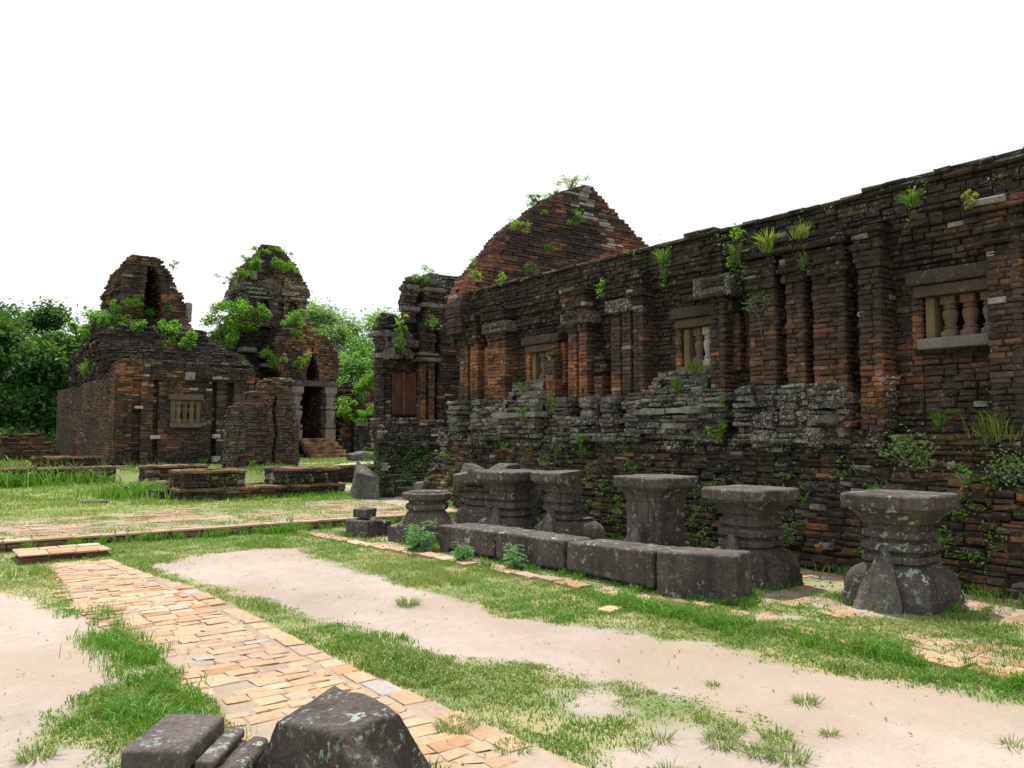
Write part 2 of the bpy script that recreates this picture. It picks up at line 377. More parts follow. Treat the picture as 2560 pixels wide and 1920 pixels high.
# ================================================================== GROUND
LANE = [(2.54, 10.60), (3.43, 11.21), (4.44, 11.01), (4.21, 10.14), (4.23, 8.82), (4.20, 7.77), (4.28, 6.90), (4.17, 6.03), (4.44, 5.40), (4.77, 4.67), (5.01, 4.32), (4.87, 3.70), (4.94, 3.18), (5.09, 2.76), (5.26, 2.17), (5.4, 1.0), (5.5, -2), (3.3, -2), (3.45, 1.2), (3.67, 2.32), (3.80, 2.66), (3.87, 2.95), (3.86, 3.20), (3.91, 3.52), (3.82, 3.82), (3.71, 4.28), (3.55, 4.68), (3.35, 4.90), (3.19, 5.33), (3.20, 5.92), (3.05, 6.53), (2.98, 7.38), (2.80, 8.65), (2.64, 9.79)]
SANDL = [(-6, 9.9), (.2, 9.9), (0.85, 9.63), (1.18, 8.24), (1.40, 7.74), (1.31, 7.13), (1.26, 6.51), (1.22, 5.86), (1.00, 5.67), (0.78, 5.52), (0.60, 5.11), (0.52, 4.93), (0.74, 4.62), (0.79, 4.45), (.6, 4.2), (-.2, 3.6), (-6, 1)]
HOLE = [(3.32, 3.90), (3.44, 3.78), (3.34, 3.53), (3.15, 3.61)]
HOLE2 = [(2.77, 2.99), (3.00, 3.17), (3.28, 3.21), (3.53, 3.11), (3.62, 2.88), (3.65, 2.62), (3.64, 2.35), (3.6, .5), (3.2, .5)]
def sdist(x, y, P):
    """signed distance, negative inside polygon"""
    P = np.array(P); x = np.asarray(x, float); y = np.asarray(y, float); best = np.full(x.shape, 1e9); ins = np.zeros(x.shape, bool)
    for i in range(len(P)):
        a, b = P[i], P[(i + 1) % len(P)]; e = b - a
        t = np.clip(((x - a[0]) * e[0] + (y - a[1]) * e[1]) / (e @ e), 0, 1)
        best = np.minimum(best, np.hypot(x - a[0] - t * e[0], y - a[1] - t * e[1]))
        c = ((a[1] > y) != (b[1] > y)) & (x < (b[0] - a[0]) * (y - a[1]) / (b[1] - a[1] + 1e-12) + a[0]); ins ^= c
    return np.where(ins, -best, best)
PATH_L = lambda y: 1.36 + .02 * (11.4 - y) + .05 * np.sin(y * 1.3)
PATH_R = lambda y: 2.22 + .32 * sstep(11.6, 7.0, y) + .13 * sstep(7, 3, y) + .04 * np.sin(y * .9)
def kerbx(y): return np.interp(y, [1, 2.5, 3.7, 5.2, 6.1, 7.5, 9.2, 11.6, 12.9], [5.95, 5.9, 5.83, 5.82, 5.7, 5.63, 5.5, 5.3, 5.22])
T1Y = 13.05
def t2(x, y):  # upper terrace region
    return ((x < 4.9) & (y > 25.6)) | ((x >= 4.9) & (y > 22.2))
def gz(x, y):
    x = np.asarray(x, float); y = np.asarray(y, float)
    z = np.where(y > T1Y, .13 + .006 * np.clip(y - 17, 0, 8), 0.) 
    z = np.where(t2(x, y), .56, z)
    return z + (vn2(x, y, .8, 31, 2) - .5) * .05 * sstep(0, 2, y) + (vn2(x, y, 4., 33, 3) - .5) * .022
def gmask(x, y):
    """0 bare .. 1 full grass"""
    x = np.asarray(x, float); y = np.asarray(y, float); wv = (vn2(x, y, 2.2, 41, 4) - .5) * .55; wf = (vn2(x, y, 9., 43, 3) - .5) * .22
    d = np.minimum(np.minimum(sdist(x, y, LANE), sdist(x, y, SANDL)), np.minimum(sdist(x, y, HOLE), sdist(x, y, HOLE2))) + wv * .5 + wf
    m = sstep(-.03, .22, d)
    tuft = sstep(.62, .75, vn2(x, y, 3.1, 47, 3)) * .35 * (sdist(x, y, HOLE2) < 0)
    m = np.maximum(m, tuft)
    onp = (x > PATH_L(y) + .03 + wv * .15) & (x < PATH_R(y) - .0) & (y < 11.4)
    m = np.where(onp, .0, m)
    zone = (x > kerbx(y)) & (y < T1Y); bare = sstep(.42, .60, vn2(x, y, 1.9, 51, 3))
    m = np.where(zone, m * lerp(.95, .28, bare), m)
    near = sstep(7.95, 8.35, x) * sstep(3.0, 3.6, y) * (y < 5.8) * zone; m = np.where(zone, m * (1 - .8 * near), m)
    p1 = (y >= T1Y) & (y < 16.9 + wv * 1.5 + .0 * x); m = np.where(p1, .2 + .5 * sstep(.42, .58, vn2(x, y, 1.6, 53, 3)) + .35 * sstep(14.6, 16.5, y) + .5 * sstep(.9, .0, np.abs(x - 6.0)) * sstep(13, 14, y), m)
    r1 = (y >= T1Y) & (x > 7.6 + (y - 13) * .22 + wv) & ~t2(x, y); m = np.where(r1, .12 + .5 * sstep(.52, .6, vn2(x, y, 1.1, 57, 3)), m)
    bs = t2(x, y) & (x > 9.5) & (np.abs(y - (22.3 + .70 * (x - 9.0))) < 1.0 + wv); m = np.where(bs, .05, m)
    return np.clip(m, 0, 1)
def build_ground():
    xs = np.concatenate([[-500, -250, -120, -60, -30, -16, -9], np.arange(-5, 14.01, .07), [16, 19, 24, 32, 45, 70, 120, 250, 500]])
    ys = np.concatenate([[-300, -100, -40, -16, -6, -2], np.arange(0, 13, .06), [13.04], np.arange(13.06, 27, .1), [27.5, 28.5, 30, 32, 35, 39, 44, 50, 60, 80, 120, 200, 350, 600]])
    X, Y = np.meshgrid(xs, ys, indexing='ij'); Z = gz(X, Y); m = gmask(X, Y)
    # the path bed and pavers sit a little above the soil
    sand = np.array((.375, .325, .282)); p = np.stack([X.ravel(), Y.ravel(), 0 * X.ravel()], 1)
    v = (fbm(p, .9, 4, 61)[:, None] - .5); c_s = sand * (1 + .5 * v + .16 * (vn2(X.ravel() * 2.2, Y.ravel() * .5, 2.0, 67, 3)[:, None] - .5)) * rng.uniform(.94, 1.06, (len(p), 1))
    c_s = lerp(c_s, np.array((.32, .25, .185)), (sstep(.52, .72, fbm(p, .6, 4, 65)) * .6)[:, None])
    onp = ((X > PATH_L(Y)) & (X < PATH_R(Y)) & (Y < 11.45)).ravel(); c_s = np.where(onp[:, None], c_s * np.array((.92, .86, .78)), c_s)
    soil = lerp(np.array((.13, .19, .05)), np.array((.30, .28, .13)), sstep(.38, .66, fbm(p, 1.7, 4, 63))[:, None])
    yel = ((Y > 16.5) & (Y < 26)).ravel(); soil = np.where(yel[:, None], lerp(soil, np.array((.19, .27, .07)), .7), soil)
    far = (Y > 27).ravel() | (np.abs(X) > 30).ravel(); soil = np.where(far[:, None], np.array((.05, .08, .02)), soil)
    c = lerp(c_s, soil, (m.ravel() * .85)[:, None])
    nx, ny = X.shape; I = np.arange(nx * ny).reshape(nx, ny)
    F = np.stack([I[:-1, :-1], I[1:, :-1], I[1:, 1:], I[:-1, 1:]], -1).reshape(-1, 4)
    o = mk('ground', np.stack([X.ravel(), Y.ravel(), Z.ravel()], 1), [F], M_ground, None, c); tag(o, kind='structure')
build_ground()

# ------------------------------------------------------------------ paving
PAV = [np.array(c) * np.array((.785, .755, .755)) for c in ((.58, .42, .28), (.55, .37, .23), (.49, .30, .17), (.60, .46, .33), (.53, .40, .29), (.49, .37, .29), (.57, .41, .27), (.56, .39, .25), (.58, .43, .30))]
def pavers(g, cells, zf, hgt, jit=.010, bev=.007, dim=1., dep=.09):
    """cells: (cx,cy,lx,ly,ang)"""
    br = Bricks(); cells = np.array(cells); k = len(cells); ang = cells[:, 4] + rng.normal(0, .018, k)
    c = np.stack([cells[:, 0], cells[:, 1], zf(cells[:, 0], cells[:, 1]) + hgt + rng.normal(0, .0022, k)], 1)
    u = np.stack([np.cos(ang), np.sin(ang), rng.normal(0, .006, k)], 1); n = np.stack([rng.normal(0, .008, k), rng.normal(0, .008, k), np.ones(k)], 1)
    pz = vn2(c[:, 0], c[:, 1], 1.4, 77, 2); pi_ = np.where(rng.random(k) < .55, (pz * 17).astype(int) % len(PAV), rng.integers(0, len(PAV), k)); pc = np.array(PAV)[pi_] * rng.uniform(.84, 1.1, (k, 1)) * (.82 + .36 * pz[:, None]) * dim
    gy = rng.random(k) < .025; pc[gy] = np.array((.36, .32, .30)) * dim
    br.add(c, u, n, cells[:, 2], cells[:, 3], dep, pc, bev * rng.uniform(.6, 1.4, k), jit, .18)
    br.geo(g)
def path():
    g = Geo(); cells = []; y = 1.2
    while y < 11.42:
        d = random.uniform(.105, .155); x = float(PATH_L(y)) + random.uniform(-.12, .04); xr = float(PATH_R(y)) - .20
        while x < xr - .04:
            l = min(random.uniform(.13, .25), xr - x)
            if l > .05 and not (x < float(PATH_L(y)) + .1 and random.random() < .35 and y < 8) and random.random() > .03: cells.append((x + l / 2, y + d / 2 + random.uniform(-.01, .01), l - random.uniform(.006, .016), d - random.uniform(.006, .016), 0))
            x += l
        y += d
    y = 1.2
    while y < 11.4:   # border stones, longer along the path
        d = random.uniform(.17, .32); xr = float(PATH_R(y + d / 2))
        if random.random() > .06: cells.append((xr - .085, y + d / 2, .155, d - .015, -.03))
        y += d
    pavers(g, cells, gz, .007); o = g.build('path', M_paver); tag(o, kind='structure')
path()
def terrace_paving():
    g = Geo(); cells = []; y = 13.3
    while y < 17.0:
        d = random.uniform(.17, .25); x = -6 + random.random() * .3
        while x < 10.5:
            l = random.uniform(.2, .42)
            if x < 7.6 + (y - 13) * .2 and random.random() < .86: cells.append((x + l / 2, y + d / 2, l - .02, d - .02, 0))
            x += l
        y += d
    cells = [c for c in cells if gmask(np.array([c[0]]), np.array([c[1]]))[0] < .55]
    pavers(g, cells, gz, .008, dim=.78); tag(g.build('paved_terrace', M_paver), kind='structure')
    g = Geo(); cells = []; y = 1.0
    while y < 12.9:   # half buried bricks in the grass in front of the long wall
        d = random.uniform(.16, .24); x = float(kerbx(y)) + .05
        while x < 8.6:
            l = random.uniform(.2, .38); cells.append((x + l / 2, y + d / 2, l - .02, d - .02, 0)); x += l
        y += d
    cells = np.array(cells); m = gmask(cells[:, 0], cells[:, 1]); cells = cells[(m < .62) & (rng.random(len(cells)) < .9)]
    pavers(g, cells, gz, .004, dim=.9); tag(g.build('brick_pavement', M_paver), kind='structure')
    g = Geo(); cells = []; y = 1.2   # kerb of the pavement
    while y < 12.8:
        d = random.uniform(.26, .46)
        if not (3.9 < y < 5.1) and random.random() < .86: cells.append((float(kerbx(y + d / 2)), y + d / 2, .2, d - .02, -.05))
        y += d
    pavers(g, cells, gz, .028); tag(g.build('kerb', M_paver), kind='structure')
terrace_paving()
def steps():
    g = Geo()
    cl = lambda c: np.array((.20, .125, .08)) * rng.uniform(.5, 1.1, (len(c), 1))
    P = [(-9, 13.0), (4.95, 13.0), (5.25, 13.0), (8.5, 13.02), (8.5, 13.3), (-9, 13.3)]
    stack(g, lambda z: [P], -.05, .10, .075, .32, .15, .005, .01, .01, col=cl, skip=lambda p, q, n: n[1] > -.5)
    cells = []; x = -9.
    while x < 8.4:
        l = random.uniform(.25, .5); cells.append((x + l / 2, 13.1, l - .012, .22, 0)); x += l
    pavers(g, cells, lambda x, y: 0 * x, .142, .006, dim=.95, dep=.03)
    tag(g.build('terrace_kerb', M_paver), kind='structure')
    t = thing('stone_step', 'low loose step of pale sandstone slabs at the far end of the brick path', 'step', (1.75, 12.1, 0))
    g = Geo(); stack(g, lambda z: [rect(1.25, 2.2, 11.70, 12.45)], -.03, .085, .055, .3, .2, .005, .012, .008, col=lambda c: np.array((.16, .10, .065)) * rng.uniform(.5, 1.1, (len(c), 1)))
    g.build('riser', M_paver, t)
    g = Geo(); cells = []
    for r in range(3):
        x = 1.2
        while x < 2.18:
            l = min(random.uniform(.2, .36), 2.24 - x); cells.append((x + l / 2, 11.80 + r * .25, l - .012, .238, 0)); x += l
    pavers(g, cells, lambda x, y: 0 * x, .104, .006, .006, dep=.02); g.build('tread', M_paver, t)
steps()

# ------------------------------------------------------------------ grass
def grass():
    g = Geo()
    def patch(x0, x1, y0, y1, dens, hm, wd, seg, st=.35):
        k = int((x1 - x0) * (y1 - y0) * dens); x = rng.uniform(x0, x1, k); y = rng.uniform(y0, y1, k)
        m = gmask(x, y); cl = vn2(x, y, 2.6, 71, 3); keep = rng.random(k) < m * (.30 + 1.0 * sstep(.3, .62, cl)) * (.35 + .9 * sstep(.32, .6, vn2(x, y, 8., 72, 2)))
        x = x[keep]; y = y[keep]; m = m[keep]; cl = cl[keep]; k = len(x)
        if not k: return
        fw = .594 * x + .804 * y; sd_ = .804 * x - .594 * y; vis = np.abs(sd_) < .8 * np.maximum(fw, .1) + 1.5
        vis &= ~((x > 9.0) & (y < 17)); x, y, m, cl = x[vis], y[vis], m[vis], cl[vis]; k = len(x)
        B = np.stack([x, y, gz(x, y) - .004], 1)
        tall = .55 + 1.1 * sstep(.45, .75, vn2(x, y, 1.3, 73, 3)); h = hm * tall * rng.uniform(.5, 1.35, k) * (.5 + .5 * m)
        ln = rng.normal(0, .55, (k, 2)) * h[:, None]
        dry = np.clip((vn2(x, y, 1.1, 75, 4) - .36) * 2.2 * st / .35, 0, .85)
        isd = rng.random(k) < .08 + dry * .95
        c = np.where(isd[:, None], gcol(k, (.38, .36, .18), (.27, .33, .10)), gcol(k, (.085, .21, .03), (.23, .36, .085)))
        blades(g, B, h, wd * rng.uniform(.7, 1.3, k), ln, c, seg)
    patch(-1, 7.5, 1.6, 6.5, 8200, .050, .007, 2)
    patch(-2, 8.8, 6.5, 10, 4600, .052, .009, 1)
    patch(-3, 9.4, 10, 13.0, 3200, .058, .011, 1)
    patch(-6, 10.5, 13.1, 18, 1300, .055, .015, 1, .5)
    patch(-7, 12, 18, 25.5, 800, .075, .02, 1, .5); patch(4.5, 9.5, 19.3, 23.5, 700, .10, .022, 1, .2)
    patch(-7, 16, 22, 34, 130, .10, .028, 1)
    # ragged strips along borders: lush edges by the path, the kerb, the terrace step
    def strip(pts, wdt, n, hm, wd, c0=GREEN, c1=LIME, seg=2):
        P = np.array(pts, float); sl = np.linalg.norm(np.diff(P, axis=0), axis=1); cum = np.concatenate([[0], np.cumsum(sl)]); t = rng.uniform(0, cum[-1], n)
        x = np.interp(t, cum, P[:, 0]) + rng.normal(0, wdt, n); y = np.interp(t, cum, P[:, 1]) + rng.normal(0, wdt, n)
        kp = (vn2(x, y, 2.3, 81, 2) > .42) & (vn2(x, y, 7, 83, 2) > .38 + .2 * rng.random(n)); x, y = x[kp], y[kp]; n = len(x)
        B = np.stack([x, y, gz(x, y) - .004], 1); h = hm * rng.uniform(.5, 1.5, n)
        blades(g, B, h, wd, rng.normal(0, .5, (n, 2)) * h[:, None], gcol(n, c0, c1), seg)
    strip([(1.33, 8.2), (1.36, 7.4), (1.40, 6.4), (1.32, 5.4), (1.2, 4.7), (1.3, 4.2)], .11, 9000, .085, .006)
    strip([(.65, 5.1), (.95, 5.2), (1.15, 5.0)], .1, 2500, .08, .006)
    strip([(5.55, 6.0), (5.45, 5.0), (5.55, 4.1), (5.72, 3.3), (5.75, 2.4), (5.7, 1.8)], .1, 12000, .10, .007)
    def ring(x, y, rx, ry, n, h, w=.05):   # grass packed round each stone's foot, blades darkened as painted contact shade
        t = np.linspace(0, 6.283, 25); strip(list(zip(x + rx * np.cos(t), y + ry * np.sin(t))), w, n, h, .008, (.06, .16, .025), (.17, .32, .06), 2)
    for (x, y, q) in ((7.58, 4.14, .48), (7.42, 5.72, .46), (7.5, 7.2, .45), (7.5, 8.85, .46), (7.15, 9.75, .45), (6.28, 10.62, .5), (5.85, 11.75, .35)): ring(x, y, q, q, 1500, .085, .07)
    ring(1.62, 3.3, .42, .55, 1400, .06, .05); ring(1.05, 3.85, .32, .38, 1200, .07, .05)
    strip([(5.78, 9.7), (5.86, 8.4), (6.0, 7.2), (5.97, 5.8), (6.25, 4.95), (6.65, 5.1)], .05, 3600, .075, .008, (.06, .16, .025), (.17, .32, .06), 2)  # grass along the block row, contact shade put into its darker green
    strip([(-1, 12.9), (2.5, 12.9), (4.9, 12.9), (8.3, 12.9)], .06, 6500, .12, .011)
    strip([(4.9, 12.85), (5.4, 12.7)], .15, 1200, .16, .012)
    strip([(7.1, 3.85), (7.6, 3.6), (7.95, 3.55), (7.9, 4.4)], .1, 3200, .08, .006)
    strip([(6.35, 4.9), (6.5, 5.3), (6.9, 5.3)], .1, 2200, .08, .006)
    strip([(5.9, 9.9), (6.1, 8.4), (6.15, 7.2), (6.2, 5.9)], .12, 3000, .09, .008)
    strip([(4.4, 17.85), (6.5, 17.8), (8.6, 17.6)], .12, 2600, .12, .02, GREEN, LIME, 1)
    strip([(-6, 25.0), (0, 25.0), (4.6, 24.8)], .28, 3600, .42, .03, (.05, .13, .02), LIME, 2)
    strip([(3.6, 20.3), (4.5, 19.6), (5, 19)], .4, 1800, .32, .025, GREEN, LIME, 2)
    strip([(8.9, 12.3), (8.8, 9), (8.6, 6), (8.45, 3)], .14, 3500, .12, .011)
    strip([(-6, 28), (0, 29), (4.8, 27)], 1.0, 2500, .32, .035, (.08, .17, .03), YEL, 1)
    for (x, y, r, h, n) in ((3.63, 3.13, .05, .07, 70), (3.64, 2.95, .07, .06, 120), (3.72, 2.72, .08, .07, 150), (4.35, 2.98, .07, .06, 130), (3.24, 3.08, .05, .07, 60), (3.44, 2.85, .09, .06, 170), (4.16, 3.51, .05, .04, 60), (3.83, 6.81, .1, .09, 240), (3.49, 2.66, .07, .06, 120), (3.55, 2.54, .1, .07, 200), (3.99, 2.60, .04, .05, 60), (4.60, 1.96, .05, .07, 40), (2.56, 3.46, .1, .04, 200), (3.07, 3.08, .06, .06, 60), (2.5, 3.9, .12, .05, 350), (3.54, 2.93, .06, .06, 110), (2.95, 2.75, .05, .08, 60), (.6, 4.75, .08, .08, 160)):
        a = rng.uniform(0, 6.28, n); rr = r * np.sqrt(rng.random(n)); x_ = x + np.cos(a) * rr; y_ = y + np.sin(a) * rr
        B = np.stack([x_, y_, gz(x_, y_)], 1); hh = h * rng.uniform(.4, 1.2, n); ln = np.stack([np.cos(a), np.sin(a)], 1) * (hh * rng.uniform(.4, 2.0, n))[:, None]
        blades(g, B, hh, .005, ln, gcol(n, (.14, .25, .06), (.34, .38, .16)), 2)
    o = g.build('grass', M_grass, smooth=False); tag(o, kind='stuff')
grass()
# ================================================================== LONG HALL
def lathe_geo(g, prof, c, col, m=14, seed=0, squares=()):
    """baluster: prof (z,r); in z ranges of squares the section is square"""
    a = np.arange(m * 4) / (m * 4) * 2 * math.pi; V = []; k = len(a)
    for z, r in prof:
        rr = np.full(k, r)
        if any(z0 - 1e-6 <= z <= z1 + 1e-6 for z0, z1 in squares): rr = r / np.maximum(np.abs(np.cos(a)), np.abs(np.sin(a))); rr = np.minimum(rr, r * 1.28)
        V += [(c[0] + rr[i] * math.cos(a[i]), c[1] + rr[i] * math.sin(a[i]), z) for i in range(k)]
    V = np.array(V); i = np.arange(k); j = (i + 1) % k
    F = [np.stack([s * k + i, s * k + j, (s + 1) * k + j, (s + 1) * k + i], 1) for s in range(len(prof) - 1)]
    V += (vn(V, 30, seed)[:, None] - .5) * .006
    g.add(V, [np.concatenate(F)], np.asarray(col) * (.85 + .3 * vn(V, 8, seed + 1))[:, None])
def baluster_prof(z0, z1, r):
    H = z1 - z0; k = [(0, 1.), (.15, 1.), (.16, 1.), (.22, .82), (.235, .98), (.265, .98), (.28, .72), (.33, .70), (.42, .84), (.52, .98), (.60, 1.02), (.66, .9), (.69, .72), (.71, .70), (.715, .92), (.755, .92), (.765, .75), (.80, .78), (.805, 1.), (.82, 1.), (1., 1.)]
    return [(z0 + H * a, r * b) for a, b in k], ((z0, z0 + H * .155), (z0 + H * .806, z1))
hall = thing('brick_hall', 'long roofless brick hall with pilasters, baluster windows and one tall gable', 'hall', (9.3, 6.5, 0))
HALL_E = -1.6; HALL_W = 14.75
WINS = [(4.0, 4.66, 2.66, 3.13), (7.6, 8.3, 2.56, 3.14), (11.38, 12.0, 2.56, 3.06)]
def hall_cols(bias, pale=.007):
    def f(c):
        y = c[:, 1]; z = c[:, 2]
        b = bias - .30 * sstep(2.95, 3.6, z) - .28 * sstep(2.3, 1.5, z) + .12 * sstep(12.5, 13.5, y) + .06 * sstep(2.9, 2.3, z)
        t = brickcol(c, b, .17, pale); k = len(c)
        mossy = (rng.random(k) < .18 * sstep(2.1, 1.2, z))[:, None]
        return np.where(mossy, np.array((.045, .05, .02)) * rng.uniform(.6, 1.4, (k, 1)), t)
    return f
def edge_noise(y, z, s, a): return (vn2(np.array([y]), np.array([z]), s, 91, 2)[0] - .5) * a
def front_poly(xf, ys, back):
    """polygon with front points (x,y) in order of falling y then back side"""
    return [(xf(y), y) for y in ys] + [(back, ys[-1]), (back, ys[0])]
def hall_wall():
    g = Geo()
    def xw(z):
        x = 9.47
        for zz, d in ((3.42, .03), (3.52, .05), (3.62, .03), (3.80, .05), (3.92, .06), (4.1, .02)):
            if z > zz: x -= d
        return x
    def plan(z):
        pts = [(9.9, HALL_E), (9.9, HALL_W), ]
        fr = []
        x = xw(z)
        ys = np.arange(HALL_W, HALL_E - .01, -.9); bp = []
        for y in ys: bp.append((x + edge_noise(y, z * 2, .9, .07 if z > 3.9 else .03), float(y)))
        # window recesses
        for (a, b, z0, z1) in WINS:
            o = 0.0
            if z0 - .24 < z < z1 + .40:
                e = .16 if z0 - .10 < z < z1 + .26 else .0
                if z0 - .02 < z < z1 + .02: seg = [(x, b + .26), (x + .06, b + .26), (x + .06, b + .03), (x + .42, b + .03), (x + .42, a - .03), (x + .06, a - .03), (x + .06, a - .26), (x, a - .26)]
                elif e: seg = [(x, b + .26), (x + .06, b + .26), (x + .06, a - .26), (x, a - .26)]
                else: continue
                bp = [q for q in bp if not (a - .3 < q[1] < b + .3)] + seg
                bp = sorted([q for q in bp if q not in seg] + [('S', seg)], key=lambda q: -(q[1] if not isinstance(q[0], str) else (a + b) / 2))
                bp = sum([(q[1] if isinstance(q[0], str) else [q]) for q in bp], [])
        if bp[-1][1] > HALL_E + .02: bp.append((x, HALL_E))
        return [[(10.2, HALL_E), (10.2, HALL_W)] + bp]
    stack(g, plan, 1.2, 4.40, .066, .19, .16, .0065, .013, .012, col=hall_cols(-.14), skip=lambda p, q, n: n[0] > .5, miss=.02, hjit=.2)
    # ragged uppermost courses with gaps
    br = Bricks()
    for z, dens in ((4.43, 1.), (4.49, .6), (4.55, .12), (4.61, .0)):
        y = HALL_E
        while y < HALL_W:
            l = random.uniform(.16, .34)
            if z - .03 < 4.435 + .075 * float(sstep(5.6, 3.4, y)) + (vn2(np.array([y]), np.array([.5]), 1.1, 95, 3)[0] - .5) * .13:
                for xx in (9.17, 9.5):
                    c = np.array([[xx + random.uniform(-.03, .03), y + l / 2, z]]); br.add(c, np.array([0, -1., 0]), np.array([-1., 0, 0]), np.array([l - .008]), .058, .3, hall_cols(-.25)(c), .018, .009)
            y += l
    br.geo(g)
    g.build('wall', M_brick, hall)
hall_wall()
def hall_rubble():
    """battered, stepped brick footing below the wall"""
    g = Geo()
    def xf(z, y):
        b = 8.64 + .05 * sstep(0, .35, z) + .40 * sstep(.1, 1.45, z)
        b += .30 * sstep(13.5, 16.2, y) * (1 if z > .3 else .4)
        b += (vn2(np.array([y]), np.array([z * 2.2]), .8, 101, 3)[0] - .5) * .26 * (1 - .5 * sstep(.9, 1.5, z))
        return b
    def top(y): return 1.36 + .2 * sstep(5.6, 5.0, y)
    def plan(z):
        ys = [y for y in np.arange(15.4, HALL_E - .01, -.45) if z < top(y) - .1 * sstep(14.3, 15.4, y) * 4]
        if len(ys) < 2: return []
        fr = []
        for i, y in enumerate(ys): fr.append((xf(z, y), float(y)))
        return [[(9.8, float(ys[-1])), (9.8, float(ys[0]))] + fr]
    def col(c):
        k = len(c); t = brickcol(c, -.12, .17, .018); m = (rng.random(k) < .20)[:, None]
        return np.where(m, np.array((.05, .055, .022)) * rng.uniform(.5, 1.5, (k, 1)), t)
    stack(g, plan, -.06, 1.58, .070, .20, .26, .008, .016, .026, col=col, skip=lambda p, q, n: n[0] > .5, miss=.05, hjit=.25)
    # loose bricks lying on the ledges
    br = Bricks()
    for _ in range(420):
        y = random.uniform(1, 15); z = random.uniform(.1, 1.3); x = xf(z, y) + random.uniform(-.06, .0); a = random.uniform(-.35, .35)
        c = np.array([[x - .0, y, z]]); u = np.array([math.sin(a), -math.cos(a), random.uniform(-.12, .12)]); u /= np.linalg.norm(u); n = np.cross(u, (0, 0, 1.)); n = -n if n[0] > 0 else n
        br.add(c, u, n / np.linalg.norm(n), np.array([random.uniform(.1, .26)]), random.uniform(.05, .075), .14, brickcol(c, .0, .25, .03), .02, .01)
    br.geo(g)
    g.build('footing', M_brick, hall)
hall_rubble()
def hall_plinth():
    g = Geo()
    prof = [(1.34, 9.06), (1.48, 9.10), (1.55, 9.20), (1.66, 9.26), (1.72, 9.22), (1.84, 9.20), (1.92, 9.27), (2.02, 9.32), (2.10, 9.28), (2.2, 9.34), (2.24, 9.38)]
    pz = [p[0] for p in prof]; px = [p[1] for p in prof]
    def plan(z):
        ys = np.arange(14.75, 5.15, -.3); return [[(9.6, 5.2), (9.6, 14.75)] + [(float(np.interp(z, pz, px)) + edge_noise(y, z, 2.2, .16) + (.22 * sstep(2.0, 2.2, z) * (edge_noise(y, .3, 1.7, 2) > 0)), float(y)) for y in ys if y > 5.2] + [(9.2, 5.2)]]
    def col(c):
        k = len(c); t = brickcol(c, -.2, .2, .05); m = (rng.random(k) < .25 * sstep(.45, .62, vn(c, 1.7, 12)))[:, None]
        return np.where(m, np.array((.20, .19, .17)) * rng.uniform(.5, 1.3, (k, 1)), t)
    stack(g, plan, 1.34, 2.26, .072, .17, .2, .009, .018, .022, col=col, skip=lambda p, q, n: n[0] > .5, miss=.05)
    g.build('plinth', M_carved, hall)
hall_plinth()
def pilaster(y0, y1, z0=2.12, z1=3.5, bias=.25, groove=False, top=None, xf=9.17, flare=True, parent=None, base=True, ztop=4.05):
    """brick pilaster with a corbelled head; broken=top when it ends early"""
    parent = parent or hall
    t = bpy.data.objects.new('pilaster', None); COL.objects.link(t); t.parent = parent; t.location = Vector((xf, (y0 + y1) / 2, z0)) - Vector(wloc(parent))
    g = Geo(); w = y1 - y0
    def plan(z):
        if top and z > top - .35 * abs(math.sin(z * 19)): return [rect(xf + .1 + .05 * math.sin(z * 40), 9.5, y0 + .05, y1 - .02)] if z < top else []
        d = (.016 if y0 < 8 else .0) * math.sin(z * 23 + y0 * 9) * (vn2(np.array([z]), np.array([y0]), 3, 5, 1)[0] > .55)
        return [rect(xf + d, 9.5, y0 + abs(d) * .4, y1 - abs(d) * .4)]
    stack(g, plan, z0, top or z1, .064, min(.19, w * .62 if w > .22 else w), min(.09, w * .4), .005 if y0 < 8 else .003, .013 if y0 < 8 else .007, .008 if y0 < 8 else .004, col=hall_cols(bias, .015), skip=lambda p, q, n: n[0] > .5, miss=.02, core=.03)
    s = g.build('shaft', M_plain, t)
    if not top and flare:
        g = Geo()
        lev = [(z1, .02), (z1 + .07, .05), (z1 + .20, .09), (z1 + .30, .05), (z1 + .42, .10), (ztop - .12, .14), (ztop, .17)]
        def plan2(z):
            e = [b for a, b in lev if a <= z + 1e-6][-1]; e += .012 * math.sin(z * 50 + y0)
            return [rect(xf - e, 9.5, y0 - e * .7, y1 + e * .7)]
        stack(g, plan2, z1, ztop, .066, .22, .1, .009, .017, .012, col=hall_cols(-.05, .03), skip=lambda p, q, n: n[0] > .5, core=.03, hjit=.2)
        g.build('capital', M_brick, t)
    if base:
        g = Geo()
        lev = [(1.45, .20), (1.56, .17), (1.62, .08), (1.72, .09), (1.80, .18), (1.88, .05), (1.94, .03), (1.99, .14), (2.08, .12), (2.13, .03), (2.22, .0)]
        def plan3(z):
            e = float(np.interp(z, [a for a, b in lev], [b for a, b in lev])); e += .03 * (vn2(np.array([z]), np.array([y0]), 9, 6, 1)[0] - .5)
            return [rect(xf - .06 - e, 9.4, y0 - .03 - e * .5, y1 + .03 + e * .5)]
        def cl(c):
            k = len(c); return lerp(brickcol(c, -.1, .2, .05), np.array((.21, .20, .18)) * rng.uniform(.4, 1.3, (k, 1)), rng.random((k, 1)) ** 1.6)
        stack(g, plan3, 1.45, 2.2, .07, .3, .1, .014, .028, .016, col=cl, skip=lambda p, q, n: n[0] > .5, core=.04, miss=.06)
        g.build('base', M_carved, t)
    return t
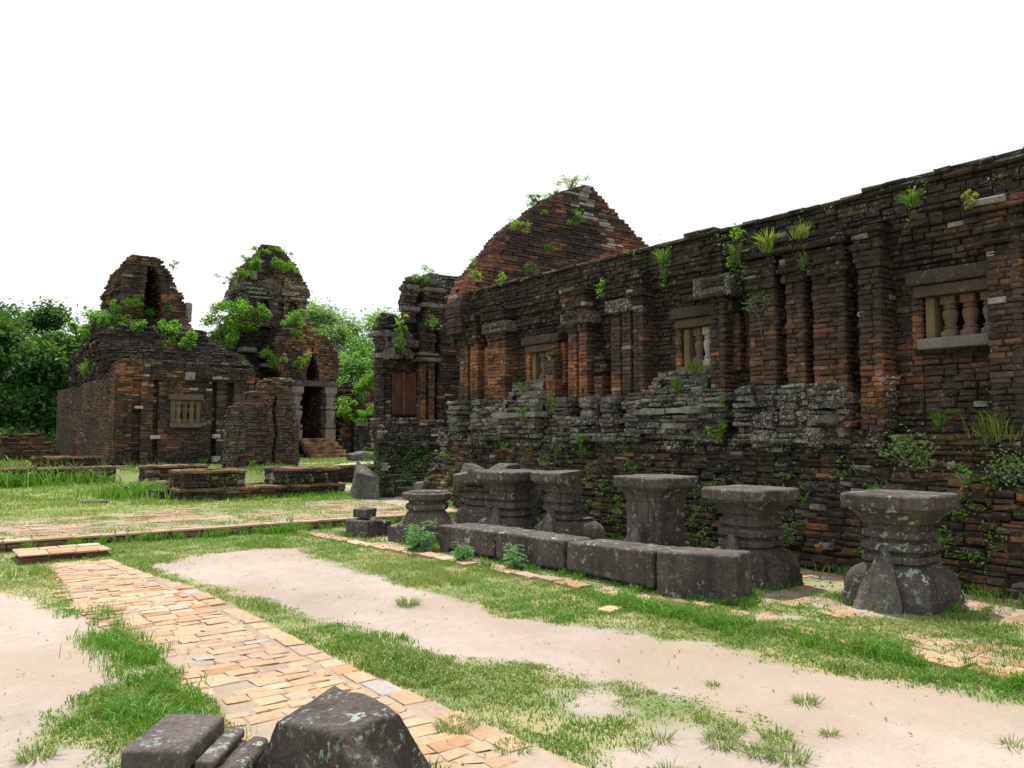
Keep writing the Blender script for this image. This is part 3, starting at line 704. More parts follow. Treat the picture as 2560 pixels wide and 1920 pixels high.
for a in ((3.66, 4.0, 1.5, 3.5, -.22), (5.17, 5.46, 1.62, 3.55, .12), (5.64, 6.08, 2.1, 3.5, .22), (6.2, 6.47, 2.1, 3.45, .12), (6.63, 7.05, 2.1, 3.5, .12)):
    pilaster(*a, base=a[0] > 5.6)
pilaster(7.46, 7.72, 1.95, 3.42, .18, xf=9.16); pilaster(9.0, 9.22, 1.7, 3.5, -.05, xf=9.14)
pilaster(9.54, 9.75, bias=.1, z1=3.42, flare=False); pilaster(9.3, 9.5, bias=.1, z1=3.5, base=False, flare=False)
pilaster(9.96, 10.15, bias=-.1, top=2.86)
pilaster(10.60, 10.82, bias=.3, z1=3.3); pilaster(10.33, 10.54, bias=.3, z1=3.3, base=False)
pilaster(11.18, 11.42, 1.9, 3.1, bias=.02, top=3.12, base=False)
pilaster(12.66, 13.24, bias=.22, z1=3.36, ztop=3.95); pilaster(13.66, 13.93, bias=.28, z1=3.36, xf=9.22, ztop=3.95, base=False); pilaster(14.03, 14.3, bias=.26, z1=3.36, xf=9.22, ztop=3.95)
pilaster(13.36, 13.58, 2.2, 3.3, bias=.3, xf=9.33, flare=False, base=False)
pilaster(1.9, 2.5, 1.5, 3.5, .0, base=False); pilaster(.3, .7, 1.5, 3.5, .0, base=False)
def mid_caps():
    """heavy corbelled blocks over the shafts and bits of stone cornice"""
    for (y0, y1, z0, z1, e) in ((10.22, 10.95, 3.42, 3.62, .10), (7.3, 7.98, 3.5, 3.8, .10), (9.2, 9.85, 3.5, 3.72, .08), (12.55, 13.35, 3.5, 3.72, .1)):
        g = Geo(); block_geo(g, box8(9.2 - e, 9.45, y0, y1, z0, z1), 12, .035, .02, int(y0 * 10), 7, (.075, .062, .055)); g.build('cornice_block', M_carved, hall)
mid_caps()
def window(a, b, z0, z1, nb, white=()):
    t = bpy.data.objects.new('window', None); COL.objects.link(t); t.parent = hall; t.location = Vector((9.5, (a + b) / 2, z0)) - Vector(wloc(hall))
    sc_ = (.155, .122, .07)
    def part(n, C8, col=sc_, r=.012, mat=M_sand, amp=.004):
        g = Geo(); block_geo(g, C8, 8, r, amp, int(a * 9), 9, col); return g.build(n, mat, t)
    part('lintel', box8(9.30, 9.62, a - .14, b + .2, z1, z1 + .13), (.072, .054, .038)); part('hood', box8(9.25, 9.5, a - .2, b + .26, z1 + .136, z1 + .30), (.052, .040, .032), .02, M_plain, .01)
    part('jamb', box8(9.40, 9.66, a - .09, a - .002, z0 + .002, z1 - .002)); part('jamb', box8(9.40, 9.66, b + .002, b + .11, z0 + .002, z1 - .002))
    part('sill', box8(9.28, 9.68, a - .12, b + .16, z0 - .13, z0 - .002), (.16, .16, .155) if a < 5 else (.14, .12, .08), .015)
    w = (b - a) / nb
    for i in range(nb):
        g = Geo(); p, sq = baluster_prof(z0 + .002, z1 - .002, min(.085, w * .43)); lathe_geo(g, p, (9.53, a + w * (i + .5)), (.38, .37, .34) if i in white else (.15, .12, .08) if i != 1 else (.16, .105, .08), squares=sq, seed=i + int(a)); g.build('baluster', M_sand, t)
    g = Geo(); g.add([(9.80, a - .02, z0 - .05), (9.80, b + .02, z0 - .05), (9.80, b + .02, z1 + .05), (9.80, a - .02, z1 + .05)], [[(0, 1, 2, 3)]], (.012, .010, .010)); g.build('recess_shade', M_plain, t)  # near-black sheet across the opening: shade of the dim interior as colour
    for (s0, s1) in ((a - .24, a - .13), (b + .14, b + .25)):
        g = Geo(); stack(g, lambda z: [rect(9.36, 9.5, s0, s1)], z0 - .1, z1 + .13, .062, .12, .06, .005, .012, .006, col=hall_cols(.3), skip=lambda p, q, n: n[0] > .5, core=.02); g.build('brick_surround', M_plain, t)
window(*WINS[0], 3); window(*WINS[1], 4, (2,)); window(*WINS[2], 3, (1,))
def sill_blocks():
    """weathered carved slabs that slope out below the two farther windows"""
    for (y0, y1, sd) in ((7.75, 8.95, 1), (11.5, 12.6, 2)):
        g = Geo()
        cl = lambda c: lerp(brickcol(c, -.1, .2, .05), np.array((.22, .21, .185)), rng.random((len(c), 1)) ** 1.2) * rng.uniform(.5, 1.25, (len(c), 1))
        stack(g, lambda z: [[(9.5, y0 + .1), (9.5, y1 - .1)] + [(8.98 + .27 * sstep(1.98, 2.5, z) + edge_noise(yy, z * 3, 3, .12), float(yy)) for yy in np.linspace(y1 - .2 * (z - 1.98), y0 + .15 * (z - 1.98), 6)]], 1.97, 2.5, .065, .22, .2, .014, .022, .02, col=cl, skip=lambda p, q, n: n[0] > .5, miss=.05, hjit=.3)
        block_geo(g, box8(8.88, 9.4, y0 - .1, (y0 + y1) / 2 - .02, 1.86, 1.96), 14, .02, .02, sd + 5, 12, (.24, .235, .215), .02); block_geo(g, box8(8.92, 9.4, (y0 + y1) / 2 + .02, y1 + .1, 1.85, 1.95), 14, .02, .02, sd + 6, 12, (.20, .195, .18), .02)
        stack(g, lambda z: [rect(8.98 + .06 * math.sin(z * 14), 9.4, y0, y1)], 1.5, 1.85, .07, .26, .16, .014, .02, .02, col=cl, skip=lambda p, q, n: n[0] > .5, miss=.05, hjit=.3)
        g.build('sill_block', M_carved, hall)
    for i, (y, z, s) in enumerate(((10.75, 1.95, .2), (10.1, 1.88, .22), (9.62, 1.9, .2), (9.1, 1.75, .16), (7.0, 1.9, .2), (6.35, 1.9, .2), (5.8, 1.95, .22), (6.7, 1.62, .2), (13.3, 1.9, .22), (14.1, 1.9, .25), (12.7, 1.7, .2), (5.95, 1.62, .18), (10.4, 1.62, .2))):
        g = Geo(); zz = z - s * 1.1
        while zz < z + s:
            hh = random.uniform(.05, .11); e = s * random.uniform(.5, .95); o = random.uniform(-.04, .03)
            block_geo(g, rot8(box8(9.02 - s * .45 + o, 9.36, y - e, y + e * random.uniform(.8, 1), zz, zz + hh - .004), np.array((9.1, y, zz)), random.uniform(-.1, .1), random.uniform(-.05, .05)), 12, .025, .022, i + int(zz * 50), 12, np.array((.12, .11, .10)) * random.uniform(.5, 1.3), .03); zz += hh
        g.build('carved_block', M_carved, hall)
sill_blocks()
def gable():
    g = Geo()
    L = [(4.0, 8.95), (4.5, 9.02), (5.2, 9.5), (6.0, 10.2), (6.75, 11.3), (7.0, 11.85), (7.22, 12.40)]; Rr = [(4.0, 15.75), (4.6, 15.6), (5.2, 15.2), (6.1, 14.35), (6.7, 13.35), (7.22, 12.55)]
    def plan(z):
        l = np.interp(z, [a for a, b in L], [b for a, b in L]) + random.uniform(-.05, .05); r = np.interp(z, [a for a, b in Rr], [b for a, b in Rr]) + random.uniform(-.06, .06); t = random.uniform(-.02, .02)
        k_ = float(sstep(7.15, 6.3, z)) * (.35 + .65 * float(sstep(4.6, 5.6, z))); r = max(r, l + .22); return [[(l + .14 * k_, 13.95 + t), (r, 13.95 + t), (r, 14.5), (l * (1 + .016 * k_), 14.5)]]
    def col(c):
        k = len(c); x, y, z = c.T; t = brickcol(c, .03 + .18 * sstep(11.6, 13, x) * sstep(6.3, 5.4, z), .2, .01); t = lerp(t, t * np.array((.9, .8, .95)), .6)
        d = np.hypot((x - 12.72) * 1.3 + (z - 6.55) * .75, (z - 6.6) * .75) + (vn(c, 3.5, 8) - .5) * .5; m = (rng.random(k) < .62 * sstep(.80, .25, d) * (y < 14.2))[:, None]
        return np.where(m, np.array((.36, .34, .31)) * rng.uniform(.5, 1.2, (k, 1)), t)
    stack(g, plan, 3.6, 7.22, .066, .24, .2, .004, .010, .005, col=col, miss=.006, gap=.004)
    o = g.build('gable', M_plain, hall)
    g = Geo()  # end wall under the gable and broken corner mass
    stack(g, lambda z: [rect(9.25 + .25 * sstep(3.9, 4.9, z) + random.uniform(-.04, .04), 11, 13.6 - random.uniform(0, .05) + .5 * sstep(4.2, 4.9, z), 14.8)], 3.4, 4.9, .066, .25, .2, .01, .018, .02, col=hall_cols(-.02, .04), miss=.04); g.build('corner_wall', M_brick, hall)
    g = Geo(); stack(g, lambda z: [rect(15.2, 15.9, HALL_E, 14.0)], 0, 3.9, .12, .6, .2, .01, .015, .01, col=hall_cols(-.1)); g.build('rear_wall', M_brick, hall)
gable()

# ================================================================== GATE TOWER beyond the hall
def gate_tower():
    T = thing('gate_tower', 'ruined dark brick gate tower with carved false door beyond the long hall', 'tower', (10.2, 18.3, .5))
    def col(b=.0, pale=.03):
        def f(c):
            z = c[:, 2]; k = len(c); t = brickcol(c, b - .22 * sstep(3.4, 4.2, z) - .2 * sstep(2.0, 1.4, z), .22, pale); m = (rng.random(k) < .45 * sstep(.5, .65, vn(c, 1.5, 12)) * (np.abs(z - 3.3) > .9))[:, None]
            return np.where(m, np.array((.2, .195, .175)) * rng.uniform(.4, 1.2, (k, 1)), t)
        return f
    rj = lambda a: random.uniform(-a, a)
    # body: left wing, false door bay, right bay
    g = Geo()
    def body(z):
        e = .0
        for zz, d in ((3.0, .05), (3.15, .10), (3.35, .04), (3.6, .12), (3.85, .16), (4.05, .06)):
            if z > zz: e = d
        b = .12 * sstep(2.0, 1.5, z)
        l = 9.22 - e * .5 - b + rj(.015); out = [[(l + 1.3, 20.4), (l + (z > 4.1) * .1, 18.0 - e - b), (9.62, 18.0 - e - b), (9.62, 18.22 - e), (10.36, 18.22 - e), (10.36, 17.98 - e - b), (10.78, 17.98 - e - b), (10.78, 18.35), (10.98, 18.35), (10.98, 18.1 - e), (12.4, 18.1 - e), (12.4, 20.4)]]
        return out
    stack(g, body, 1.2, 4.32, .07, .24, .16, .01, .016, .012, col=col(.06), skip=lambda p, q, n: n[1] > .5 or n[0] > .5, miss=.02); g.build('wall', M_brick, T)
    g = Geo()  # left broken crown
    stack(g, lambda z: [[(9.25 + .1 * (z > 4.42) + rj(.05), 17.95), (9.8 + rj(.08), 17.95 + rj(.05)), (10.2, 19), (9.85, 19)]], 4.32, 4.5, .07, .24, .16, .012, .02, .03, col=col(-.15)); g.build('broken_crown', M_brick, T)
    g = Geo()
    def up(z):
        e = 0
        for zz, d in ((4.5, .05), (4.62, .12), (4.72, .0), (4.85, .05), (5.0, .12), (5.12, .16), (5.24, .05), (5.38, -.12), (5.5, -.3)):
            if z > zz: e = d
        return [[(12.6, 20.5), (11.3 - e, 20.5), (10.02 - e, 18.05 - e), (10.30, 18.05 - e), (10.30, 18.2), (10.52, 18.2), (10.52, 17.95 - e), (11.0 + rj(.03), 17.95 - e), (11.0, 18.1 - e * .5), (12.6, 18.1 - e * .5)]] if z < 5.52 else [[(10.9, 18.2), (11.75, 18.2), (12.2, 20), (11.9, 20)]]
    stack(g, up, 4.32, 5.68, .066, .2, .14, .01, .016, .014, col=col(-.15, .08), skip=lambda p, q, n: n[1] > .5, miss=.03); g.build('upper_storey', M_carved, T)
    g = Geo(); block_geo(g, [(9.66, 18.12, 2.02), (9.70, 18.12, 3.05), (9.66, 18.25, 2.02), (9.7, 18.25, 3.05), (10.34, 18.12, 2.02), (10.3, 18.12, 3.05), (10.34, 18.25, 2.02), (10.3, 18.25, 3.05)], 8, .015, .012, 3, 12, (.12, .055, .037)); g.build('false_door', M_plain, T)
    g = Geo()
    for (x0, x1) in ((9.66, 9.72), (9.735, 9.775), (9.97, 10.05), (10.22, 10.26), (10.275, 10.35)): block_geo(g, box8(x0, x1, 18.05, 18.2, 2.0, 3.08), 8, .010, .008, 2, 12, (.125, .06, .042))
    g.build('door_frame', M_plain, T)
    for (x0, x1) in ((10.37, 10.52), (10.60, 10.77)):
        g = Geo(); stack(g, lambda z: [rect(x0, x1, 17.86, 18.1)], 1.9, 3.35, .064, .15, .06, .004, .01, .004, col=col(.2, .01), core=.02, skip=lambda p, q, n: n[1] > .5); g.build('pilaster', M_plain, T)
    for i, (x0, x1, z0, z1, y) in enumerate(((10.25, 10.9, 3.36, 3.46, 17.74), (10.3, 10.85, 3.5, 3.58, 17.78), (9.15, 9.75, 3.38, 3.5, 17.82), (9.1, 9.8, 3.9, 4.02, 17.78), (10.4, 11.1, 4.72, 4.84, 17.8), (10.45, 11.05, 5.12, 5.22, 17.75), (9.95, 10.35, 4.6, 4.7, 17.85), (9.95, 10.3, 5.14, 5.24, 17.82), (10.62, 10.82, 5.3, 5.62, 17.85))):
        g = Geo(); block_geo(g, box8(x0, x1, y, 18.3, z0, z1), 10, .03, .02, i, 9, (.13, .12, .11)); g.build('cornice_block', M_carved, T)
    g = Geo()   # carved fan-shaped relief hanging over the false door
    for i in range(60):
        x = 9.3 + rng.random() * .95; z = 3.42 + rng.random() * .6; w_ = random.uniform(.03, .07); block_geo(g, rot8(box8(x - w_, x + w_, 17.8 + .1 * rng.random(), 18.1, z - w_ * 1.3, z + w_ * 1.3), np.array((x, 18, z)), rj(.4)), 5, .012, .02, i, 14, np.array((.13, .125, .11)) * random.uniform(.4, 1.3), .02)
    g.build('relief', M_carved, T)
    for i, (x, w, z0, z1) in enumerate(((9.42, .3, 1.3, 1.95), (10.02, .5, 1.25, 1.95), (10.57, .45, 1.3, 1.9), (11.2, .5, 1.1, 1.7))):
        g = Geo(); stack(g, lambda z: [rect(x - w / 2 - .06 - .08 * abs(math.sin(z * 11)), x + w / 2 + .06 + .08 * abs(math.sin(z * 11)), 17.72 - .07 * abs(math.sin(z * 11)), 18.2)], z0, z1, .07, .22, .1, .012, .02, .014, col=col(-.1, .12), skip=lambda p, q, n: n[1] > .5); g.build('base', M_carved, T)
    g = Geo()
    def rub(z):
        t = sstep(0, 1.35, z); f = lambda x: 16.75 + .95 * t + (vn2(np.array([x]), np.array([z * 2]), 1.5, 7, 2)[0] - .5) * .5
        xs = np.arange(8.75 + .35 * t + rj(.05), 12, .4)
        return [[(12, 20), (float(xs[0]) + 1.4, 20)] + [(float(x), f(x)) for x in xs]]
    stack(g, rub, .05, 1.38, .07, .25, .2, .012, .02, .03, col=col(-.08, .05), skip=lambda p, q, n: n[1] > .5 or n[0] > .5, miss=.05); g.build('footing', M_brick, T)
gate_tower()
# ================================================================== TEMPLES ON THE LEFT
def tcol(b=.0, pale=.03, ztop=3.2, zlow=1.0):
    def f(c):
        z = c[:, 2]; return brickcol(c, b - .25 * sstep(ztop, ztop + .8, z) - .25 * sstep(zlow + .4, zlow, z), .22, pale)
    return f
rj = lambda a: random.uniform(-a, a)
def temple_a():
    T = thing('ruined_temple', 'low ruined brick temple with a tall broken core slit by a dark niche', 'temple', (7.4, 28, .55))
    g = Geo()
    def body(z):
        e = 0
        for zz, d in ((3.05, .03), (3.2, .07), (3.35, .12), (3.5, .06)):
            if z > zz: e = d
        e += .12 * sstep(1.1, .8, z) + .1 * sstep(.8, .6, z)
        y = 27.5
        f = [(5.30 - e * .6, y - e)]
        if z < 3.25:
            f = [(5.30 - e * .5, y - e - .06), (5.72, y - e - .06), (5.72, y + .12), (5.98, y + .12), (5.98, y - e), (6.34, y - e), (6.34, y + .2), (6.5, y + .2)]
            if 1.86 < z < 2.72: f += [(6.5, y), (6.9, y), (6.9, y + .28), (7.74, y + .28), (7.74, y), (8.14, y)]
            else: f += [(6.5, y - (.06 if 2.72 < z < 3.0 else 0)), (8.14, y - (.06 if 2.72 < z < 3.0 else 0))]
            f += [(8.14, y + .2), (8.3, y + .2), (8.3, y - e), (8.62, y - e), (8.62, y + .2), (8.85, y + .2), (8.85, y - e), (9.5, y - e)]
        else: f += [(9.5, y - e)]
        top = 3.78 + .06 * math.sin(z * 30)
        if z > 3.62: f = [(5.30 - e * .5 + .5 * (z - 3.62), y - e), (8.0 if z > 3.74 else 9.5, y - e + rj(.04))]
        return [f + [(9.5, 31), (5.30 - e * .4, 31)]]
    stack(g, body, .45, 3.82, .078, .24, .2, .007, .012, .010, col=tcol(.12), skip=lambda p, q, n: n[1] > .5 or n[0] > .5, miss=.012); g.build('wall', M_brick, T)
    g = Geo(); stack(g, lambda z: [[(5.6, 27.9), (5.6, 39), (5.22, 39), (5.26 + .03 * math.sin(z * 9), 32.6), (5.10, 32.5), (5.24, 27.6)]] if z < 3.3 else [], .5, 3.3, .075, .32, .15, .004, .01, .004, col=lambda c: lerp(brickcol(c, .12, .2, .02), np.array((.12, .085, .055)), .45), skip=lambda p, q, n: n[0] > .3); g.build('side_wall', M_plain, T)
    g = Geo()
    Lz = [3.3, 4.3, 4.75, 5.1]; Lx = [5.0, 5.0, 5.35, 5.9]
    def mass(z):
        t = sstep(3.8, 5.0, z); l = np.interp(z, [3.3, 4.3, 4.75, 5.1], [5.22, 5.0, 4.95, 5.4]) + rj(.05); lb = np.interp(z, [3.3, 4.3, 4.75, 5.1], [5.2, 5.1, 5.45, 5.9]); r = np.interp(z, [3.3, 4.2, 4.6, 5.1], [10.2, 9.6, 8.9, 8.5]) + rj(.1); f = 28.2 + .9 * t + rj(.06)
        return [[(l, f + .3), (l + .4, f), (r - .3, f), (r, f + .4), (r, 36), (lb, 36)]]
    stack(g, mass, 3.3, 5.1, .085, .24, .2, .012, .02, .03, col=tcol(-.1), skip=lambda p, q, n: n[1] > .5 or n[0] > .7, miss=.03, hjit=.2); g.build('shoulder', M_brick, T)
    g = Geo()
    zs = [4.8, 6.0, 6.5, 6.9, 7.25, 7.5, 7.65]; lx = [5.6, 5.9, 5.9, 5.92, 5.95, 6.02, 6.2]; bx = [5.1, 5.7, 5.72, 5.85, 6.0, 6.2, 6.5]
    zr = [4.8, 5.15, 5.6, 5.8, 6.4, 6.9, 7.3, 7.5, 7.7]; rx = [8.7, 8.3, 8.15, 8.0, 7.92, 7.58, 7.42, 7.36, 7.2]
    def core(z):
        l = np.interp(z, zs, lx) + rj(.03); b = np.interp(z, zs, bx) + rj(.03); r = np.interp(z, zr, rx) + rj(.05); f = 30.4 + rj(.02); m = 6.62 + .1 * sstep(6, 7.4, z) - .1 * sstep(5.6, 5, z); n = m + np.interp(z, [4.8, 6.2, 7.0, 7.35], [.62, .56, .42, .16])
        if z > 7.35: return [[(l, f), (r - .1 + rj(.1), f), (r - .1, 33), (b, 33)]]
        return [[(l, f), (m, f + .02), (m + .12, f + 1.5), (n - .12, f + 1.5), (n, f - .05), (r, f + .02), (r, 33), (b, 33)]]
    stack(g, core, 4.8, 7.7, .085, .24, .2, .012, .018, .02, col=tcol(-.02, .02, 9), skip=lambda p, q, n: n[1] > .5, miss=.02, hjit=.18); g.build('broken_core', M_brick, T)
    g = Geo(); block_geo(g, box8(8.08, 8.3, 30.6, 31.2, 5.55, 6.25), 8, .04, .03, 3, 6, (.2, .19, .17)); g.build('stone_block', M_carved, T)
    W = bpy.data.objects.new('window', None); COL.objects.link(W); W.parent = T; W.location = Vector((7.32, 27.6, 1.8)) - T.location
    def part(n, C8, col, mat=M_sand): g = Geo(); block_geo(g, C8, 6, .015, .006, 4, 8, col); return g.build(n, mat, W)
    s = (.11, .085, .062)
    part('lintel', box8(6.78, 7.86, 27.40, 27.75, 2.62, 2.80), s); part('sill', box8(6.84, 7.8, 27.42, 27.75, 1.74, 1.88), (.12, .10, .09)); part('jamb', box8(6.86, 7.0, 27.46, 27.75, 1.882, 2.618), s); part('jamb', box8(7.64, 7.78, 27.46, 27.75, 1.882, 2.618), s)
    g = Geo(); g.add([(7, 27.74, 1.88), (7.64, 27.74, 1.88), (7.64, 27.74, 2.62), (7, 27.74, 2.62)], [[(0, 1, 2, 3)]], (.03, .025, .02)); g.build('recess_shade', M_plain, W)  # dark sheet behind the balusters, the window's inner shade put into its colour
    for i in range(3):
        g = Geo(); p, sq = baluster_prof(1.885, 2.615, .105); lathe_geo(g, p, (7.11 + i * .215, 27.62), (.17, .135, .075) if i != 1 else (.11, .085, .06), 10, i, sq); g.build('baluster', M_sand, W)
    for (x, z, wd, h, c) in ((5.9, 2.36, .22, .09, .42), (6.4, 1.44, .28, .12, .40), (8.28, 1.46, .2, .14, .42), (8.28, .72, .24, .2, .38), (7.4, 3.38, .3, .26, .24), (8.25, 3.35, .3, .1, .3)):
        g = Geo(); block_geo(g, box8(x - wd / 2, x + wd / 2, 27.30, 27.6, z - h / 2, z + h / 2), 6, .02, .015, int(x * 9), 9, np.array((1, .98, .92)) * c); g.build('pale_stone', M_carved, T)
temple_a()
def temple_b():
    T = thing('temple_tower', 'tall tiered brick temple tower overgrown with bushes beside a narrow arched doorway', 'tower', (12.5, 34.5, .55))
    g = Geo()
    zs = [.5, 4.6, 5.4, 5.9, 6.3]; lx = [10.95, 10.98, 11.0, 11.2, 11.45]; bx = [10.6, 10.6, 10.55, 11.0, 11.45]
    def low(z):
        e = .12 * math.sin(z * 8) if z > 3.9 else 0
        l = np.interp(z, zs, lx) + rj(.05); b = np.interp(z, zs, bx) + rj(.05); r = np.interp(z, [.5, 4, 5, 6.3], [13.2, 13.3, 14.6, 14.8]) + rj(.05); f = 34.4 + .6 * sstep(4.6, 6.3, z)
        return [[(l, f), (l + .5, f), (l + .5, f - .2 - e), (l + 1.0, f - .2 - e), (l + 1.0, f + .1), (l + 1.5, f + .1), (l + 1.5, f - .25 - e), (r, f - .25 - e), (r, 37.5), (b, 37.5)]]
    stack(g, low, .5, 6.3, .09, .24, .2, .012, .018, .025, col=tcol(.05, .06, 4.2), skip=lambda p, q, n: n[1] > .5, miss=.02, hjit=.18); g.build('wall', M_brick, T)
    g = Geo()
    zs2 = [6.2, 6.6, 6.9, 7.2, 7.35, 7.5, 7.7, 7.85, 8.0, 8.35]; l2 = [11.5, 11.62, 11.75, 11.75, 11.6, 11.68, 11.52, 11.55, 11.68, 11.76]; r2 = [14.7, 14.5, 14.38, 14.38, 14.5, 14.42, 14.55, 14.5, 14.42, 14.36]
    def mid(z):
        l = np.interp(z, zs2, l2) + rj(.02); r = np.interp(z, zs2, r2) + rj(.03); e = 11.75 - np.interp(z, zs2, l2); f = 35 - e + rj(.02)
        o = [(l, f), (l + .3, f)]
        if 6.75 < z < 7.3: o += [(l + .55, f), (l + .55, f + .25), (l + .95, f + .25), (l + .95, f), (l + 1.15, f)]
        else: o += [(l + 1.15, f - .08)]
        o += [(l + 1.15, f + .12), (l + 1.65, f + .12), (l + 1.65, f - .05)]
        if 6.75 < z < 7.3: o += [(l + 1.75, f - .05), (l + 1.75, f + .25), (l + 2.2, f + .25), (l + 2.2, f - .05)]
        return [o + [(r, f - .02), (r, 37.5), (l, 37.5)]]
    stack(g, mid, 6.1, 8.3, .085, .26, .16, .012, .018, .018, col=tcol(-.12, .1, 9), skip=lambda p, q, n: n[1] > .5, miss=.03, hjit=.18); g.build('upper_storey', M_carved, T)
    g = Geo()
    zs3 = [8.35, 8.7, 9.1, 9.45, 9.8]; l3 = [11.80, 11.92, 12.1, 12.32, 12.42]; b3 = [11.75, 11.9, 12.2, 12.6, 13.0]; r3 = [14.36, 14.22, 13.95, 13.6, 13.25]
    stack(g, lambda z: [[(np.interp(z, zs3, l3) + rj(.05), 35.15 + .1 * (z - 8.3)), (np.interp(z, zs3, r3) + rj(.05), 35.15 + .1 * (z - 8.3) + rj(.03)), (np.interp(z, zs3, r3), 37.5), (np.interp(z, zs3, b3) + rj(.05), 37.5)]], 8.35, 9.8, .085, .28, .2, .012, .018, .02, col=tcol(-.08, .03, 11), skip=lambda p, q, n: n[1] > .5, miss=.02); g.build('crown', M_brick, T)
    g = Geo(); block_geo(g, [(11.15, 36.6, 7.2), (11.5, 36.6, 7.6), (11.15, 37.3, 7.2), (11.5, 37.3, 7.6), (11.7, 36.6, 7.22), (11.7, 36.6, 7.62), (11.7, 37.3, 7.22), (11.7, 37.3, 7.62)], 6, .03, .02, 4, 6, (.1, .1, .1)); g.build('stone_spur', M_stone, T)
    for i, (x, z, wd, h) in enumerate(((12.1, 7.55, .8, .12), (12.0, 7.72, .8, .10), (12.2, 7.36, .8, .08), (13.9, 7.45, .7, .12), (14.2, 6.3, .7, .3), (13.5, 7.6, .6, .1), (11.5, 5.0, .6, .2), (12.4, 4.85, .7, .24), (12.4, 4.4, .7, .16), (11.95, 8.3, .25, .4))):
        g = Geo(); block_geo(g, box8(x - wd / 2, x + wd / 2, 34.72 if z > 6 else 33.8, 35.4, z - h / 2, z + h / 2), 8, .03, .03, i, 7, (.15, .145, .13)); g.build('cornice_block', M_carved, T)
    # porch with a pointed corbel arch over stone door posts
    g = Geo()
    def porch(z):
        l = np.interp(z, [.5, 3.2, 4.2, 5.2, 5.8, 6.4], [12.85, 12.85, 12.4, 12.2, 12.6, 13.2]) + rj(.04); r = np.interp(z, [.5, 3.8, 4.4, 5.0, 5.6, 6.0, 6.4], [15.0, 15.0, 15.12, 15.05, 14.7, 14.25, 13.8]) + rj(.04); f = 33 + .35 * sstep(4.6, 6.4, z) + rj(.015)
        if z < 1.37: return [[(l, f), (r, f), (r, 36), (l, 36)]]
        if z < 3.62: a, b = 13.36, 14.32
        elif z < 5.2: hw = np.interp(z, [3.62, 3.85, 4.15, 4.5, 4.75, 5.2], [.02, .30, .27, .14, .07, .04]); a, b = 13.92 - hw, 13.92 + hw
        else: return [[(l, f), (r, f), (r, 36), (l, 36)]]
        return [[(l, f), (a, f), (a, f + 2.6), (b, f + 2.6), (b, f), (r, f), (r, 36), (l, 36)]]
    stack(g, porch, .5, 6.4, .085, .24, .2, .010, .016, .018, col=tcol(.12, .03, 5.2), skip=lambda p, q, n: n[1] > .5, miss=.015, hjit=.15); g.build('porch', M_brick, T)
    D = bpy.data.objects.new('doorway', None); COL.objects.link(D); D.parent = T; D.location = Vector((13.9, 32.9, .6)) - T.location
    g = Geo(); block_geo(g, box8(12.9, 14.98, 32.72, 33.2, 3.50, 3.74), 10, .03, .015, 2, 6, (.07, .062, .06)); g.build('lintel', M_stone, D)
    for x in (13.12, 14.58):
        g = Geo(); st = (.21, .185, .155)
        prof = [(1.25, .26), (1.70, .27), (1.71, .19), (1.77, .19), (1.78, .26), (1.90, .27), (1.91, .18), (2.05, .18), (2.25, .23), (2.46, .26), (2.50, .17), (2.56, .17), (2.57, .25), (2.68, .25), (2.70, .16), (2.82, .17), (2.98, .23), (3.06, .24), (3.08, .17), (3.12, .17), (3.13, .24), (3.2, .24), (3.22, .30), (3.48, .30)]
        secs = [(z, plan_ngon(r * 1.18, 4, 8, (x, 32.86), math.pi / 4)) for z, r in prof]
        loft(g, secs, (.20, .175, .15), .012, int(x), True, 8); g.build('door_post', M_sand, D)
    for i in range(5):
        g = Geo(); block_geo(g, box8(13.3, 14.75 + i * .06, 32.55 - i * .24, 33.1 - i * .24, 1.16 - i * .16, 1.34 - i * .16), 8, .03, .015, i, 6, (.30, .17, .085)); g.build('step', M_brick, D)
temple_b()
def wing_wall():
    T = thing('wall_stub', 'thick standing stub of lichen-spotted brick wall in front of the low temple', 'wall', (8.5, 23.8, .56))
    g = Geo()
    def p(z):
        l = np.interp(z, [.4, 1.6, 2.38, 2.45, 2.75, 2.8, 3.02], [7.55, 7.62, 7.70, 8.1, 8.16, 8.5, 8.55]) + rj(.02); r = np.interp(z, [.4, 1.9, 2.4, 2.85, 3.02], [9.5, 9.5, 9.38, 9.32, 9.0]) + rj(.02)
        s = 8.72 + .04 * math.sin(z * 5)
        return [[(l, 23.95), (l + .35, 23.6), (s, 23.5), (s, 23.72), (s + .12, 23.72), (s + .12, 23.55), (r, 23.5), (r, 24.5), (l, 24.5)]] if z < 2.6 else [[(l, 23.75), (l + .25, 23.62), (r, 23.6), (r, 24.5), (l, 24.5)]]
    stack(g, p, .4, 3.05, .085, .26, .16, .012, .018, .018, col=lambda c: lerp(brickcol(c, .08, .16, .02), np.array((.10, .06, .045)), .5), miss=.03, gap=.004); g.build('masonry', M_slab, T)
    g = Geo(); stack(g, lambda z: [rect(8.6 + rj(.1), 9.3 + rj(.1), 23.62 + rj(.03), 24.4)], 3.02, 3.2, .06, .2, .15, .012, .016, .02, col=lambda c: brickcol(c, -.1, .2, .1), miss=.1); g.build('broken_top', M_slab, T)
wing_wall()
